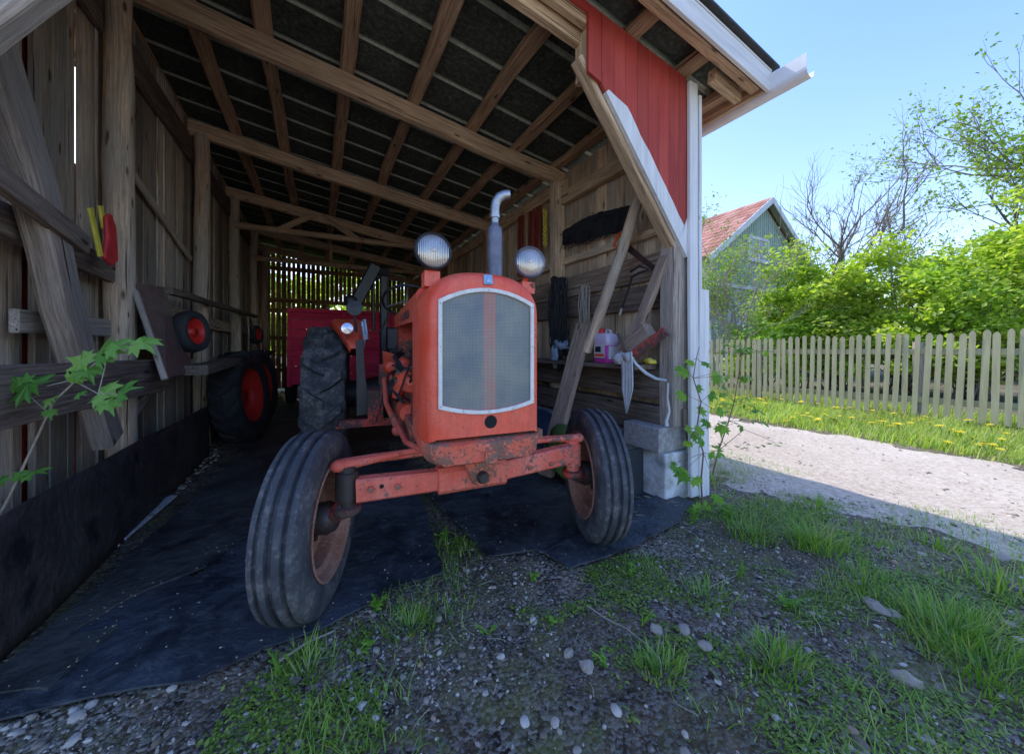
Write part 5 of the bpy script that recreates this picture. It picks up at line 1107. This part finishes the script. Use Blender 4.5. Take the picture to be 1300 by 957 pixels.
# ------------------------------------------------------------------ bushes and trees
def leaves_mesh(P,size,updir=.5,asp=.55):
    n=len(P); N=rng.normal(0,1,(n,3)); N[:,2]=np.abs(N[:,2])+updir; N/=np.linalg.norm(N,axis=1)[:,None]
    A=np.cross(N,rng.normal(0,1,(n,3))); A/=np.linalg.norm(A,axis=1)[:,None]; B=np.cross(N,A)
    s=size*rng.uniform(.55,1.3,(n,1)); m=MB(); V=np.stack([P-A*s,P-B*s*asp+N*s*.12,P+A*s,P+B*s*asp+N*s*.12],1).reshape(-1,3)
    m.v=[tuple(v) for v in V]; m.g=m.v[:]; m.f=[(4*i,4*i+1,4*i+2,4*i+3) for i in range(n)]; m.s=[False]*n; return m
def bush(px,Y,w_,d_,h,n,size,mat,label,z0=.0,name='bush',cat='bush',ncl=60,group='bushes behind the picket fence',branches=True):
    h=h*1.42; c=onY(px,440,Y); th=thing(name,label,cat,(c.x,c.y,0),'W',group)
    cl=[]; st=MB()
    for i in range(ncl):
        a=random.uniform(0,6.283); ph=math.acos(random.uniform(-.25,1)); r=random.uniform(.55,1.0)
        hh_=h*(1+.2*fbm(c.x+math.cos(a),c.y+math.sin(a),px,1)); p=Vector((c.x+w_*r*math.sin(ph)*math.cos(a),c.y+d_*r*math.sin(ph)*math.sin(a),z0+(hh_-z0)*(.12+.85*max(0,r*math.cos(ph)*.8+.18)))); cl.append((p,random.uniform(.16,.36)*h/3))
        if i%2==0:
            b=Vector((c.x+random.uniform(-.2,.2)*w_,c.y+random.uniform(-.2,.2)*d_,0)); st.tube([b,b.lerp(p,.5)+Vector((0,0,.25)),p],[.022,.005],5)
    st.build('branches',BK,th,'W')
    k=n//ncl; P=[]
    for p,r in cl:
        q=rng.normal(0,1,(k,3)); q/=np.linalg.norm(q,axis=1)[:,None]; q*=(rng.uniform(.35,1.15,(k,1)))*r; q[:,2]*=.75
        q[:,0]*=1.25; P.append(q+np.array(p))
    P=np.concatenate(P); P=P[P[:,2]>.05]; leaves_mesh(P,size*1.35,.6).build('foliage',mat,th,'W')
bush(1010,9.3,.95,.9,2.65,7000,.050,L_bush2,'tall yellow green bush nearest the green house')
bush(965,8.6,.8,.6,1.25,4200,.045,L_bush2,'low green bush at the left end behind the fence')
bush(1060,8.9,1.3,1.0,2.6,9000,.050,L_bush,'bright bush below the bare tree')
bush(1150,8.0,1.3,1.0,2.5,9000,.048,L_bush,'bright wide bush in the middle of the hedge')
bush(1235,7.2,1.3,1.0,2.8,9000,.045,L_bush2,'deep green bush right of the middle')
bush(1330,6.8,1.2,1.1,3.15,8000,.045,L_bush,'bright bush at the right edge of the picture')
bush(1440,6.6,1.4,1.1,2.9,4000,.05,L_bush2,'green bush beyond the right edge')
bush(1050,13,1.6,1.5,2.9,5000,.08,L_bush2,'far rounded bush between the house and bare tree')
bush(1190,12,2.6,1.5,3.3,6000,.075,L_bush2,'tall bush behind the middle of the hedge')
bush(1290,11,2.3,1.5,3.6,6000,.07,L_bush2,'tall bush behind the right end of the hedge')
for i,(u,v,lab) in enumerate(((-1.5,13.,'sunlit bush behind the left of the barn back wall'),(.8,13.3,'sunlit bush behind the middle of the barn back wall'),(3.0,13.5,'sunlit bush behind the right of the barn back wall'))):
    p=toW((u,v,0)); bush(650+F*p.x/p.y,p.y,1.8,.9,3.3,2600,.10,L_bush,lab,group='bushes behind the barn')
def grow(mb,p,d,L,r,depth,tips,maxd,up=.15,sp=.6,seg=5):
    pts=[p]; q=p.copy(); dd=d.copy()
    for i in range(seg):
        dd=(dd+Vector((random.gauss(0,.13),random.gauss(0,.13),random.gauss(0,.08)+up*.25))).normalized(); q=q+dd*L/seg; pts.append(q.copy())
    mb.tube(pts,[r,r*.55],5 if depth>1 else 8,caps=False)
    if depth>=maxd-1: tips.append((q.copy(),dd.copy())); tips.append((pts[seg//2].copy(),dd.copy()))
    if depth>=maxd: return
    for k in range(random.choice((3,3,4)) if depth else 6):
        i=random.randint(1,seg) if depth else random.randint(1,seg); b=pts[i]; a=Vector((random.gauss(0,1),random.gauss(0,1),random.gauss(0,.6))); a=(a-dd*a.dot(dd)).normalized()
        grow(mb,b,(dd+a*sp*random.uniform(.7,1.4)).normalized(),L*random.uniform(.55,.78),r*(.5 if i<seg else .55),depth+1,tips,maxd,up,sp,seg)
def tree(px,Y,h,nleaf,lsize,mat,label,r=.07,maxd=4,bark=BK,sp=.6,trunkL=None,leafzmax=9e9,name='tree',spread=.13,lean=(0,0)):
    c=onY(px,440,Y); th=thing(name,label,'tree',(c.x,c.y,0),'W','trees beyond the fence'); m=MB(); tips=[]
    L=trunkL or h*.42; grow(m,Vector((c.x,c.y,-.02)),Vector((lean[0],lean[1],1)).normalized(),L,r,0,tips,maxd,.35,sp); m.build('trunk',bark,th,'W')
    tp=[t for t in tips if t[0].z<leafzmax] or tips
    P=np.array([tp[i][0] for i in rng.integers(0,len(tp),nleaf)])+rng.normal(0,spread,(nleaf,3))*np.array([1,1,.7]); leaves_mesh(P,lsize,.5).build('crown',mat,th,'W')
random.seed(21); tree(1092,9.6,6.8,500,.05,L_tree,'bare many branched tree rising above the hedge',.085,5,BK,.6,2.75,3.8)
random.seed(6); tree(1048,9.8,4.8,260,.045,L_tree,'small bare twiggy tree left of the larger bare tree',.055,4,BK,.5,3.0,3.4)
random.seed(9); tree(1455,7.6,7.5,9500,.055,L_tree,'tall leafing tree at the right edge of the picture',.11,5,BK,.6,3.7,lean=(-.03,0))
random.seed(12); tree(1240,11.5,6.3,4200,.05,L_tree,'slender half bare tree left of the tall leafing tree',.07,5,BK,.65,2.6)
random.seed(4); tree(1185,12.,4.6,2600,.06,L_tree,'low dark twiggy tree behind the middle bushes',.06,4,BK,.6,2.0)
random.seed(31); tree(912,8.8,5.2,3600,.04,L_tree,'slim pale tree in front of the green house',.04,5,BK_l,.5,1.9,name='tree')
random.seed(33); tree(940,9.4,4.4,1200,.04,L_tree,'second slim pale tree before the house gable',.04,5,BK_l,.5,1.6)
# far woodland
m=[]; 
for i in range(46):
    a=random.uniform(-1.1,1.15); d=random.uniform(45,75); c=np.array([math.sin(a)*d,math.cos(a)*d,0]); r=random.uniform(3,5); q=rng.normal(0,1,(420,3)); q/=np.linalg.norm(q,axis=1)[:,None]; q*=rng.uniform(.5,1.05,(420,1))*np.array([r,r,r*.7]); q[:,2]+=r*.6; m.append(q+c)
P=np.concatenate(m); leaves_mesh(P[P[:,2]>0],.42,.5).build('distant_woodland',L_bush2,None,'W','distant green tree belt on the horizon','woodland',kind='stuff')
